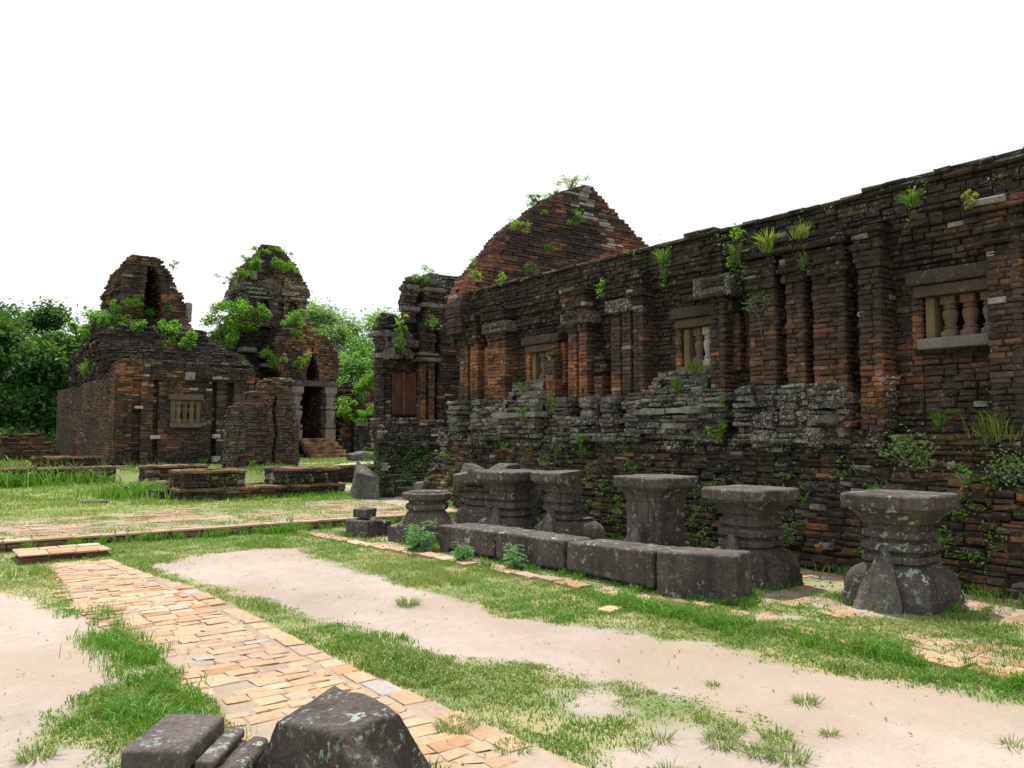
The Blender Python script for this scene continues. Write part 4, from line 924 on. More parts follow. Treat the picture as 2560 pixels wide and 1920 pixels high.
def low_walls():
    c0 = tcol(-.08, .02, 5, -1)
    def wall(name, label, cat, polys, mat=M_brick, loc=None, ch=.075, capcol=(.26, .15, .085), cap='coping', ov=.03):
        t = thing(name, label, cat, loc)
        for (P, z0, z1) in polys:
            g = Geo(); stack(g, lambda z: [[(x + rj(.008), y + rj(.008)) for x, y in P]], z0, z1, ch, .28, .18, .009, .016, .012, col=c0, miss=.02, hjit=.18); g.build('masonry', mat, t)
            A = np.array(P); g = Geo(); cells = []; x0, y0 = A.min(0); x1, y1 = A.max(0); y = y0 - ov
            while y < y1 + ov - .06:
                d = min(random.uniform(.16, .24), y1 + ov - y); x = x0 - ov
                while x < x1 + ov - .04:
                    l = min(random.uniform(.2, .36), x1 + ov - x); cells.append((x + l / 2, y + d / 2, l - .012, d - .012, 0)); x += l
                y += d
            br = Bricks(); cells = np.array(cells); k = len(cells); c = np.stack([cells[:, 0], cells[:, 1], np.full(k, z1 + .045) + rng.normal(0, .006, k)], 1)
            br.add(c, np.array([1., 0, 0]), np.array([0, 0, 1.]), cells[:, 2], cells[:, 3], .06, np.array(capcol) * rng.uniform(.6, 1.2, (k, 1)), .014, .008); br.geo(g); g.build(cap, mat, t)
        return t
    wall('brick_platform', 'low two-tier brick platform on the grass with a gap between its raised ends', 'platform', [(rect(4.72, 8.45, 18.05, 19.3), .05, .36), (rect(4.82, 6.15, 18.2, 19.25), .41, .73), (rect(6.95, 8.36, 18.2, 19.25), .41, .73)], loc=(6.7, 18.6, .13))
    wall('retaining_wall', 'long low brick retaining wall with tall grass at its foot', 'wall', [(rect(-12, 5.4, 25.5, 26.0), .1, .59)], loc=(0, 25.6, .13))
    wall('brick_ledge', 'broken end of the brick retaining wall behind two small stone stumps', 'wall', [(rect(4.9, 6.4, 21.8, 22.6), .1, .72), (rect(4.5, 5.4, 20.7, 21.6), .1, .35)], loc=(5, 21.9, .13))
    wall('brick_parapet', 'low mossy brick wall behind the upright pointed stone', 'wall', [(rect(8.5, 12.6, 21.9, 22.4), .1, .60)], loc=(9.8, 21, .13))
    wall('brick_slab', 'flat brick ledge in the grass before the temple side wall', 'platform', [(rect(3.2, 4.9, 27.5, 28.6), .4, .82)], loc=(4, 28, .56))
    t = thing('stepped_wall', 'stepped brick wall stub at the left near the dark trees', 'wall', (4.2, 34, .56))
    for i in range(7):
        g = Geo(); stack(g, lambda z: [rect(2.9 - .0 * i, 4.9 - i * .12, 33.6 + i * .12, 35.4)], .5 + i * .15, .65 + i * .15, .075, .3, .2, .008, .014, .012, col=c0); g.build('course', M_brick, t)
    wall('back_wall', 'low brick wall edge under the dark trees at the left', 'wall', [(rect(-8, 3.6, 38, 38.6), .5, 1.35)], loc=(-1, 38, .5))
    t = thing('brick_pier', 'small brick pier cut off by the left edge of the view', 'pier', (1.9, 30, .5)); g = Geo(); stack(g, lambda z: [rect(1.0, 2.05, 29.8, 30.6)], .45, 1.15, .075, .3, .2, .008, .014, .012, col=c0); g.build('masonry', M_brick, t)
    t = thing('overgrown_ruin', 'low overgrown brick ruin with niche between the temple tower and gate tower', 'ruin', (17, 35, .5))
    g = Geo()
    def p(z):
        l = np.interp(z, [.5, 2.0, 2.8, 3.4, 4], [15.4, 15.7, 16.0, 16.7, 17.3]) + rj(.08); return [[(l, 34 + rj(.05)), (16.2, 34), (16.2, 33.8), (16.9, 33.8), (16.9, 34), (19, 34), (19, 37), (l, 37)]] if z < 2.0 else [rect(l, 19, 34.3 + rj(.08), 37)]
    stack(g, p, .4, 4.0, .085, .3, .2, .012, .02, .03, col=c0, miss=.04, hjit=.2); g.build('masonry', M_brick, t)
    g = Geo(); block_geo(g, box8(16.25, 16.85, 33.7, 33.95, 1.85, 2.05), 6, .03, .02, 3, 7, (.15, .145, .13)); g.build('cornice_block', M_carved, t)
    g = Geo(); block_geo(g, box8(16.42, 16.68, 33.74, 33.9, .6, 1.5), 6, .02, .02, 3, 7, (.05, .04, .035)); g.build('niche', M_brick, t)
low_walls()

# ================================================================== STONES
ST = np.array((.108, .091, .083)); STL = np.array((.13, .118, .108))
def stone(name, label, C8, n=18, r=.05, amp=.012, seed=0, fs=6, col=ST, big=.02, cat='stone', mat=M_stone, group=None, cut=None):
    g = Geo(); block_geo(g, C8, n, r, amp, seed, fs, col, big, cut); C = np.array(C8); o = g.build(name, mat, base=(C[:, 0].mean(), C[:, 1].mean(), C[:, 2].min())); return tag(o, label, cat, group)
GB = 'dressed stone blocks laid in a row'
def row_block(p, q, h0, h1, wd, zl, label, seed):
    p = np.array(p); q = np.array(q); e = (q - p) / np.linalg.norm(q - p); n = np.array([e[1], -e[0]]); n = n if n[0] > 0 else -n
    a, b = p + e * .012, q - e * .012
    C = [(*a, zl), (*a, h0), (*(a + n * wd), zl), (*(a + n * wd), h0), (*b, zl), (*b, h1), (*(b + n * wd), zl), (*(b + n * wd), h1)]
    stone('stone_block', label, C, 30, .030, .010, seed, 9, ST * 1.0, .007, 'stone block', group=GB)
row_block((5.84, 9.6), (5.93, 8.42), .36, .37, .55, .06, 'dark stone block at the far end of the row, beside the round pedestal', 1)
row_block((5.93, 8.40), (6.06, 7.23), .38, .37, .5, .05, 'second stone block from the round pedestal with rounded lower end and leafy weeds before it', 2)
row_block((6.06, 7.20), (6.05, 5.84), .37, .42, .5, .05, 'longest stone block of the row with pale lichen at its near lower corner', 3)
row_block((6.03, 5.80), (6.30, 5.02), .43, .445, .48, -.02, 'nearest stone block of the row with pale lichen blotches on its end', 4)
for i, (x, y) in enumerate(((5.78, 5.5), (5.83, 5.3), (5.92, 5.12))):
    stone('loose_brick', ('longest worn brick in the grass under the nearest stone block', 'middle worn brick in the grass under the nearest stone block', 'flat pale brick in the grass at the corner of the nearest stone block')[i], rot8(box8(x - .05, x + .06, y - .1, y + .1, -.01, .05), np.array((x, y, 0)), -.3), 8, .015, .006, i, 9, (.26, .14, .08) if i < 2 else (.36, .26, .17), .01, 'brick', M_paver)
stone('flat_paver', 'single flat tan paving stone in the grass before the block row', rot8(box8(5.1, 5.32, 5.48, 5.62, -.01, .02), np.array((5.2, 5.5, 0)), .3), 8, .015, .006, 3, 9, (.5, .36, .22), .01, 'paver', M_paver)
stone('packing_stone', 'small stone packing piece under the far block of the row', box8(5.86, 6.0, 9.4, 9.58, -.02, .09), 8, .015, .01, 3, 9, ST * 1.5, .01)
# pedestals
def pedestal(x, y, rot, H, label, seed, sc=1., dmg=None, antefix=True, prof=None, ch=.21, base_chip=None):
    t = thing('pedestal', label, 'pedestal', (x, y, 0), 'carved stone pedestals before the long wall')
    P = prof or [('base', [(-.03, .415), (.10, .415), (.11, .40), (.20, .395), (.27, .375), (.32, .345), (.35, .305), (.37, .265), (.385, .255)]),
        ('shaft', [(.385, .235), (.392, .255), (.405, .272), (.45, .272), (.462, .258), (.465, .228), (.495, .228), (.50, .26), (.515, .277), (.56, .277), (.582, .262), (.585, .228), (.612, .228), (.615, .25), (.63, .265), (.675, .265), (.690, .25), (.695, .232), (.74, .232)]),
        ('capital', [(.74, .24), (.752, .245), (.755, .268), (.785, .28), (.82, .305), (.85, .335), (.87, .362), (.872, .375), (.895, .378)]),
        ('slab', [(.895, .385), (.90, .405), (.91, .41), (1.0, .412), (1.012, .405), (1.02, .39)])]
    for nm, pr in P:
        g = Geo(); den = []
        for (z0, r0), (z1, r1) in zip(pr[:-1], pr[1:]):
            m = max(1, int((z1 - z0) / .02)); den += [(lerp(z0, z1, i / m), lerp(r0, r1, i / m)) for i in range(m)]
        den.append(pr[-1]); secs = [(z * H / 1.02, plan_square(r * sc, ch if nm != 'base' else .18, {'slab': .035, 'base': .022}.get(nm, .05), 6, (x, y), rot)) for z, r in den]
        d = (lambda V, f=dmg: f(V, x, y)) if dmg else None
        loft(g, secs, ST * (1.05 if nm == 'slab' else .95), .0055, seed, True, 9, d); g.build(nm, M_stone, t)
    if antefix:
        for (dx, dy) in ((-1, 0),) + (((0, -1),) if antefix == 2 else ()):
            g = Geo(); c, s = math.cos(rot), math.sin(rot); n_ = 22
            V = []; F = []
            us = np.linspace(-1, 1, n_); vs = np.linspace(0, 1, 16); hh = .55 * H
            for v in vs:
                for u in us:
                    w_ = .225 * sc * (1 - v ** 1.6) + .003
                    k = abs(u); d = .43 * sc + .055 + .035 * (1 - k ** 2) - .125 * v + .014 * (abs(k - .6) < .12) - .012 * (k < .4) + .022 * (v < .13) + .012 * (.2 < v < .25)
                    lx, ly = (-d, u * w_) if dx else (u * w_, -d)
                    V.append((x + lx * c - ly * s, y + lx * s + ly * c, -.03 + v * hh))
            V = np.array(V); V += (fbm(V, 14, 3, seed)[:, None] - .5) * .035
            B = V.copy(); B[:, 0] += (x - B[:, 0]) * .35; B[:, 1] += (y - B[:, 1]) * .35
            A = np.concatenate([V, B]); m = n_ * 16; q = lambda o, f: [(o + i * n_ + j, o + i * n_ + j + 1, o + (i + 1) * n_ + j + 1, o + (i + 1) * n_ + j)[::f] for i in range(15) for j in range(n_ - 1)]
            e = [(i * n_, (i + 1) * n_, m + (i + 1) * n_, m + i * n_) for i in range(15)] + [(i * n_ + n_ - 1, (i + 1) * n_ + n_ - 1, m + (i + 1) * n_ + n_ - 1, m + i * n_ + n_ - 1) for i in range(15)] + [(15 * n_ + j, 15 * n_ + j + 1, m + 15 * n_ + j + 1, m + 15 * n_ + j) for j in range(n_ - 1)]
            g.add(A, [q(0, 1), e], STL * 1.15); g.build('antefix', M_stone, t)
    return t
pedestal(7.58, 4.14, .06, 1.03, 'nearest pedestal, at the right, with a pointed leaf-shaped carving leaning on its base', 11)
pedestal(7.42, 5.72, .02, 1.0, 'pedestal next to the nearest block, its lower right corner broken into a dark step', 12, .97, antefix=1)
stone('broken_base', 'dark broken corner stone at the foot of the second nearest pedestal', [(7.12, 5.22, -.02), (7.14, 5.24, .32), (7.2, 5.65, -.02), (7.2, 5.6, .33), (7.66, 5.2, -.02), (7.6, 5.22, .20), (7.7, 5.6, -.02), (7.62, 5.55, .32)], 14, .025, .015, 4, 7, ST * .8, .03)
pedestal(7.5, 7.2, .03, 1.06, 'tall smooth-sided pedestal with fluted shaft behind the two middle blocks', 13, .98, antefix=1, prof=[('base', [(-.03, .40), (.10, .40), (.14, .37), (.2, .34), (.24, .32)]), ('shaft', [(.24, .285), (.40, .28), (.62, .275), (.74, .275)]), ('capital', [(.74, .285), (.76, .29), (.80, .30), (.85, .33), (.868, .36), (.895, .37)]), ('slab', [(.895, .38), (.90, .405), (.91, .41), (1.0, .412), (1.012, .405), (1.02, .39)])])
def chip(V, x, y):
    n = np.array((.55, -.83)); d = (V[:, 0] - x) * n[0] + (V[:, 1] - y) * n[1]; lim = .17 - .10 * np.clip((V[:, 2] - .5) / .5, -1, 1) + (fbm(V, 5, 3, 2) - .5) * .12; lim = np.where(V[:, 2] < .42, .6, lim)
    ex = np.maximum(d - lim, 0); V[:, 0] -= ex * n[0]; V[:, 1] -= ex * n[1]; return V
pedestal(7.5, 8.85, .04, 1.05, 'pedestal with its near side sheared off and stained pale green', 14, 1.0, dmg=chip)
pedestal(7.15, 9.75, .28, 1.04, 'square dark pedestal with horizontal mouldings behind the second block of the row', 15, .98, antefix=1, ch=.14)
def chip2(V, x, y):
    k = vn(V, 2.6, 31); V[:, 2] -= np.where(V[:, 2] > .9, .16 * sstep(.48, .56, k), 0); return V
pedestal(7.75, 11.2, .3, 1.08, 'farthest square pedestal, its top slab broken in pieces and streaked white', 16, 1.05, dmg=chip2, antefix=False)
stone('stone_slab', 'thick slab fragment lying near the wall behind the broken white-streaked pedestal top', box8(8.1, 8.75, 11.0, 11.9, .72, .98), 10, .03, .02, 6, 6, ST, .03)
stone('stone_slab', 'rubble block carrying the slab fragment near the long wall', box8(8.2, 8.8, 11.0, 11.8, 0, .71), 10, .05, .03, 7, 6, ST * .9, .03)
def round_pedestal():
    x, y = 6.28, 10.62
    t = thing('round_pedestal', 'squat octagonal pedestal with ring mouldings on a square plinth at the row end', 'pedestal', (x, y, 0))
    g = Geo(); block_geo(g, rot8(box8(x - .42, x + .42, y - .42, y + .42, -.05, .22), np.array((x, y, 0)), .06), 16, .02, .008, 3, 6, ST * .9); g.build('plinth', M_stone, t)
    def lo(nm, pr, n, seed):
        g = Geo(); loft(g, [(z, plan_ngon(r, n, 6 if n < 12 else 3, (x, y), .2)) for z, r in pr], ST, .005, seed, True, 8); g.build(nm, M_stone, t)
    g = Geo(); secs = []
    for z, r in ((.215, .40), (.23, .43), (.26, .42), (.30, .37), (.36, .33), (.42, .29), (.47, .25)):
        a = np.arange(96) / 96 * 2 * math.pi; rr = r * (1 + (.05 if z < .3 else .015) * np.abs(np.sin(a * 6))); secs.append((z, np.stack([x + rr * np.cos(a), y + rr * np.sin(a)], 1)))
    loft(g, secs, ST, .005, 4); g.build('lotus_base', M_stone, t)
    lo('shaft', [(.46, .25), (.47, .30), (.49, .315), (.53, .315), (.55, .30), (.56, .27), (.60, .27)], 24, 5)
    lo('cap', [(.60, .30), (.61, .32), (.63, .355), (.67, .37), (.70, .37), (.715, .35), (.72, .30), (.735, .29), (.74, .14)], 8, 6)
round_pedestal()
T = thing('carved_fragment', 'small carved stone in two stacked pieces left of the octagonal pedestal', 'stone', (5.85, 11.75, 0))
g = Geo(); block_geo(g, rot8(box8(5.6, 6.02, 11.5, 11.9, -.02, .25), np.array((5.8, 11.7, 0)), .5), 12, .03, .02, 3, 7, STL * .8, .03); g.build('lower_piece', M_stone, T)
g = Geo(); block_geo(g, rot8(box8(5.68, 5.98, 11.56, 11.86, .26, .44), np.array((5.8, 11.7, 0)), .45), 12, .03, .02, 4, 7, STL * .7, .03); g.build('upper_piece', M_stone, T)
g = Geo(); block_geo(g, rot8(box8(5.98, 6.2, 11.45, 11.7, -.02, .22), np.array((5.8, 11.7, 0)), .5), 10, .03, .03, 5, 7, STL * .8, .05); g.build('side_lug', M_stone, T)
stone('pointed_stone', 'upright dark grey stone with a scooped slanting top standing on the terrace path', [(8.02, 16.75, .1), (8.1, 16.75, .72), (8.15, 17.25, .1), (8.3, 17.15, .98), (8.42, 16.35, .1), (8.5, 16.40, .62), (8.75, 16.8, .1), (8.68, 16.85, .66)], 20, .02, .02, 8, 4, (.135, .125, .12), .03, mat=M_stone)
stone('stone_stump', 'taller and nearer of two dark stone stumps in the grass', rot8(box8(4.42, 4.72, 18.9, 19.25, .05, .37), np.array((4.57, 19, .1)), .3), 10, .03, .02, 2, 6, STL * .8, .03)
stone('stone_stump', 'wider flat-topped stone stump in the grass behind the small one', rot8(box8(4.25, 4.72, 20.3, 20.8, .05, .40), np.array((4.4, 20.5, .1)), .1), 10, .03, .02, 5, 6, STL * .8, .03)
stone('sunken_stone', 'flat stone sunk in the lawn left of the stumps', box8(3.05, 3.5, 18.8, 19.15, .05, .19), 8, .03, .02, 5, 6, STL * 1.1, .03)
stone('rubble_stone', 'rough stone lying on the path in front of the gate tower foot', box8(13.0, 14.1, 27.2, 27.8, .5, .85), 10, .1, .06, 9, 4, STL, .1)
stone('grey_post', 'short grey stone post against the corner of the wall footing', box8(9.0, 9.25, 15.35, 15.75, .05, .52), 8, .03, .02, 9, 5, STL * 1.2, .03)
# foreground stones
BO = [(1.20, 3.60, -.05), (1.30, 3.42, .40), (1.62, 3.98, -.05), (1.62, 3.54, .47), (1.45, 2.60, -.05), (1.38, 2.98, .455), (2.02, 3.12, -.05), (1.68, 3.06, .45)]
stone('boulder', 'big dark broken stone block in the foreground beside the brick path', BO, 60, .018, .015, 4, 12, ST * .9, .018)
T = thing('carved_stone', 'moulded carved stone fragment in the foreground grass left of the boulder', 'stone', (1.05, 3.85, 0))
ang = math.radians(28)
def fs(nm, C8, n, r, amp, seed, col, big=.01): g = Geo(); block_geo(g, rot8(C8, np.array((1.0, 3.7, 0)), ang - 1.15), n, r, amp, seed, 8, col, big); g.build(nm, M_stone, T)
fs('slab', box8(.86, 1.22, 3.52, 3.90, -.05, .24), 16, .02, .008, 1, ST * 1.1); fs('top_moulding', box8(.84, 1.10, 3.50, 3.92, .245, .335), 16, .018, .006, 2, ST * 1.25)
fs('moulding', box8(1.12, 1.20, 3.53, 3.91, .245, .285), 14, .015, .008, 3, ST * 1.1); fs('moulding', box8(1.23, 1.31, 3.54, 3.90, -.05, .25), 14, .02, .01, 4, ST * 1.1); fs('moulding', box8(1.32, 1.38, 3.56, 3.82, -.05, .20), 12, .02, .012, 5, ST)
T = thing('carved_stone', 'curled carved stone fragment in front of the moulded one', 'stone', (1.2, 3.3, 0))
fs('scroll', [(1.30, 3.25, -.05), (1.36, 3.3, .2), (1.3, 3.62, -.05), (1.36, 3.6, .24), (1.62, 3.3, -.05), (1.6, 3.35, .18), (1.62, 3.66, -.05), (1.6, 3.66, .22)], 24, .05, .03, 6, ST * 1.15, .06)
fs('curl', box8(1.40, 1.56, 3.60, 3.84, -.05, .245), 18, .06, .02, 7, ST * 1.15, .04); fs('knob', box8(1.42, 1.62, 3.12, 3.3, -.05, .19), 16, .07, .03, 8, ST, .04)
stone('flat_stone', 'low rounded stone at the bottom edge between the carved fragment and boulder', [(1.12, 3.02, -.05), (1.14, 3.05, .10), (1.2, 3.35, -.05), (1.22, 3.3, .14), (1.5, 2.9, -.05), (1.45, 2.95, .10), (1.5, 3.1, -.05), (1.46, 3.1, .12)], 16, .05, .012, 4, 6, ST * 1.3, .02)
# ================================================================== PLANTS
PLANTS = [
    ('bush', 4.66, 31.00, 4.99, 0.343, 'bright green bush on the far left shoulder of the ruined temple'),
    ('bush', 5.10, 31.00, 5.34, 0.409, 'larger sunlit bush leaning on the left shoulder of the ruined temple'),
    ('bush', 5.69, 30.10, 5.37, 0.419, 'lime bush on the front ledge below the broken temple core, left of its niche'),
    ('bush', 6.25, 30.20, 5.97, 0.300, 'dark leafy bush halfway up the broken temple core, left edge of the niche'),
    ('bush', 5.53, 30.20, 5.91, 0.171, 'small bush clinging to the left edge of the broken temple core'),
    ('bush', 5.72, 29.60, 4.93, 0.260, 'bush hanging just below the lime one on the broken temple core'),
    ('bush', 6.23, 29.40, 4.93, 0.261, 'mid green bush under the left corner of the niche'),
    ('bushd', 6.90, 30.60, 5.49, 0.355, 'shaded dark bush growing inside the foot of the niche'),
    ('bush', 7.00, 29.50, 5.03, 0.408, 'wide leafy bush right of the niche foot on the temple shoulder'),
    ('bush', 7.29, 29.20, 4.80, 0.250, 'small bush right of the wide one on the temple shoulder'),
    ('bush', 7.63, 28.80, 4.68, 0.358, 'pale bush at the right end of the temple shoulder'),
    ('tuft', 4.63, 29.00, 3.54, 0.322, 'grass tuft overhanging the side wall of the ruined temple'),
    ('tinyb', 7.65, 31.00, 7.55, 0.150, 'wisp of leaves at the top right of the broken temple core'),
    ('bush', 11.95, 35.00, 8.76, 0.299, 'bush on the upper left slope of the tall temple tower'),
    ('bush', 11.34, 35.00, 8.35, 0.335, 'bush at the left edge of the tall tower below its crown'),
    ('bush', 10.96, 35.10, 8.06, 0.235, 'leftmost small bush on the upper ledge of the tall tower'),
    ('bush', 11.74, 35.30, 9.09, 0.260, 'bush near the left rim of the tower crown'),
    ('bush', 12.25, 35.50, 9.49, 0.223, 'small bush on the very top left of the tower crown'),
    ('bush', 12.53, 35.30, 9.43, 0.203, 'small bush just under the flat top of the tower crown'),
    ('bush', 13.36, 35.40, 9.58, 0.268, 'bush at the top right of the tower crown'),
    ('tuft', 12.07, 34.90, 8.82, 0.319, 'grassy tuft on the middle of the tower crown'),
    ('bush', 13.12, 34.90, 8.88, 0.344, 'round lime bush on the right ledge of the tower crown'),
    ('bush', 13.62, 34.90, 8.80, 0.265, 'smaller lime bush beside the round one on the right tower ledge'),
    ('bush', 10.84, 34.20, 6.66, 0.573, 'large feathery bush at the left foot of the upper tower'),
    ('bush', 11.32, 34.00, 6.25, 0.498, 'spreading bush under the feathery one on the tower shoulder'),
    ('bush', 10.38, 34.00, 5.89, 0.528, 'bush sloping down the left shoulder of the tall tower'),
    ('tuft', 11.80, 34.00, 6.33, 0.503, 'dark green grass clump in the middle of the tower shoulder'),
    ('bush', 9.96, 34.00, 5.54, 0.337, 'lowest bush at the left end of the tower shoulder'),
    ('bush', 10.63, 33.80, 5.27, 0.263, 'small bush on the ledge under the tower shoulder'),
    ('bush', 12.96, 32.80, 6.14, 0.441, 'round lime bush above the pointed doorway arch'),
    ('bush', 12.98, 32.70, 5.63, 0.229, 'little bush hanging below the round lime one'),
    ('bush', 14.02, 32.90, 5.86, 0.235, 'small lime bush on the right shoulder of the porch'),
    ('bush', 10.96, 33.50, 4.41, 0.319, 'lime umbrella-shaped bush above the temple wall stub'),
    ('bush', 12.03, 33.20, 4.73, 0.323, 'upper of two bushes on the wall left of the porch'),
    ('bush', 12.23, 33.20, 4.42, 0.267, 'lower of two bushes on the wall left of the porch'),
    ('bush', 13.06, 32.70, 4.54, 0.306, 'compact green bush just left of the pointed arch'),
    ('bush', 10.41, 18.00, 5.48, 0.222, 'round green bush on the flat top of the gate tower'),
    ('broad', 9.69, 17.70, 4.17, 0.236, 'glossy broad-leaved plant on the broken left crown of the gate tower'),
    ('bush', 9.58, 17.70, 3.78, 0.157, 'lime bush under the broad-leaved plant on the gate tower'),
    ('broad', 10.51, 17.60, 4.31, 0.184, 'pale trailing plant over the gate tower pilasters'),
    ('bush', 11.24, 14.30, 6.78, 0.206, 'leafy sapling on the left slope near the gable top'),
    ('bushy', 12.17, 14.30, 7.34, 0.202, 'thin yellowish sapling standing nearest the gable peak'),
    ('bush', 11.72, 14.40, 6.99, 0.105, 'wispy sapling between the two larger ones on the gable slope'),
    ('bush', 11.86, 13.80, 6.44, 0.185, 'green fern-like bush on the gable face beside the white patch'),
    ('bush', 10.32, 13.80, 5.96, 0.156, 'lime bush on the left edge of the gable'),
    ('bush', 10.56, 13.80, 5.02, 0.147, 'dark bush low on the gable face above the wall top'),
    ('bush', 11.18, 13.80, 5.53, 0.100, 'small bush in the middle of the gable face'),
    ('tinyb', 10.96, 13.80, 6.31, 0.060, 'tiny weed high on the gable face'),
    ('broad', 9.15, 13.50, 4.73, 0.138, 'pale broad-leaved plant at the left foot of the gable'),
    ('broad', 9.14, 13.60, 5.03, 0.092, 'smaller pale plant climbing above the one at the gable foot'),
    ('broad', 9.15, 12.64, 4.51, 0.114, 'light green broad-leaved plant on the wall top below the gable'),
    ('broad', 9.10, 9.80, 4.00, 0.075, 'two-leaved yellow-green sprout on the wall between two windows'),
    ('broad', 9.10, 9.85, 3.86, 0.075, 'lower yellow-green sprout hanging under the other one'),
    ('tuft', 9.10, 8.47, 4.19, 0.173, 'upright grass tuft at the wall top above the middle window'),
    ('hang', 9.05, 8.41, 3.89, 0.137, 'drooping dry grass tuft above the middle window'),
    ('broad', 9.10, 7.12, 4.29, 0.101, 'leafy vine top on the wall edge left of the bamboo tuft'),
    ('hang', 9.00, 7.07, 3.89, 0.212, 'long vine hanging down the wall left of the bamboo tuft'),
    ('bamboo', 9.00, 6.55, 4.05, 0.204, 'spiky bamboo-leaved plant jutting from the upper wall'),
    ('hangy', 9.05, 6.08, 4.11, 0.105, 'yellowish dry tuft on the wall right of the bamboo plant'),
    ('hang', 9.05, 6.06, 3.71, 0.127, 'dark trailing weed below the yellowish dry tuft'),
    ('tuft', 9.10, 4.70, 4.21, 0.146, 'wiry tuft near the wall top above the right window'),
    ('bushy', 9.10, 4.06, 4.05, 0.089, 'sparse yellow weed at the upper right corner of the wall'),
    ('stalk', 9.05, 6.71, 3.21, 0.097, 'thin stemmed sapling with grey-green leaf heads on the pilasters'),
    ('tufty', 9.00, 7.81, 2.53, 0.110, 'yellow-green grasses on the slope just below the middle window'),
    ('tuft', 8.90, 8.03, 2.28, 0.145, 'grass tuft on the sloping sill stones below the middle window'),
    ('bush', 8.90, 7.30, 1.62, 0.125, 'round leafy bush on the footing below the middle window'),
    ('broad', 9.00, 7.33, 2.03, 0.063, 'pale sprout above the round bush on the footing'),
    ('bush', 8.90, 10.14, 1.46, 0.082, 'small leafy weed in the middle of the far footing'),
    ('bush', 9.00, 10.98, 2.08, 0.143, 'blue-green bush between the two farther windows'),
    ('broad', 9.00, 11.82, 2.39, 0.100, 'pale sapling below the farthest window'),
    ('bush', 8.95, 11.69, 1.93, 0.123, 'dense bush under the sapling below the farthest window'),
    ('bigl', 8.75, 4.60, 1.41, 0.228, 'large pale-leaved shrub spreading over the footing near the right'),
    ('bigl', 8.70, 3.60, 1.25, 0.171, 'pale-leaved shrub cut by the right edge of the view'),
    ('broad', 8.75, 4.06, 1.15, 0.104, 'leafy weed between the two pale shrubs on the footing'),
    ('hangy', 8.95, 3.86, 1.67, 0.169, 'yellow-green grassy tangle high on the right footing'),
    ('tuft', 8.95, 4.39, 1.74, 0.119, 'grey-green grass tuft above the large pale shrub'),
    ('bigl', 8.68, 4.96, 0.95, 0.112, 'low creeping weed just above the nearest pedestal top'),
    ('broad', 8.62, 4.24, 0.51, 0.104, 'leafy weed right behind the nearest pedestal capital'),
    ('bigl', 8.60, 6.10, 0.40, 0.167, 'yellow-green weeds on the footing between the two nearest pedestals'),
    ('bush', 15.88, 33.80, 2.59, 0.491, 'lime bush at the left foot of the overgrown ruin'),
    ('bush', 16.48, 33.50, 2.44, 0.370, 'bush over the niche of the overgrown ruin'),
    ('bush', 16.84, 34.50, 3.36, 0.423, 'bush on the slope of the overgrown ruin'),
    ('bush', 17.49, 34.50, 3.91, 0.513, 'feathery bush beside the gate tower edge on the overgrown ruin'),
    ('fern', 5.58, 9.63, 0.00, 0.245, 'tall feathery weed in front of the octagonal pedestal plinth'),
    ('fern', 5.60, 8.65, 0.00, 0.159, 'feathery weed before the far stone block'),
    ('tuftp', 5.66, 8.17, 0.00, 0.154, 'pale grassy tuft at the joint of the first two blocks'),
    ('fern', 5.82, 7.76, 0.00, 0.182, 'feathery blue-green weed before the second stone block'),
    ('broad', 4.85, 21.40, 0.13, 0.290, 'broad-leaved plant rising between the stone stumps'),
    ('bush', 5.82, 30.50, 0.56, 0.374, 'pale bush at the near corner of the temple side wall'),
    ('bush', 6.60, 39.97, 0.56, 0.483, 'leafy weeds along the temple side wall'),
    ('bush', 7.69, 27.20, 0.62, 0.147, 'small dark weed at the temple wall foot'),
    ('bush', 8.46, 23.30, 0.59, 0.291, 'dark bush at the foot of the wall stub'),
]
PLG = 'plants rooted in the brickwork and at its foot'
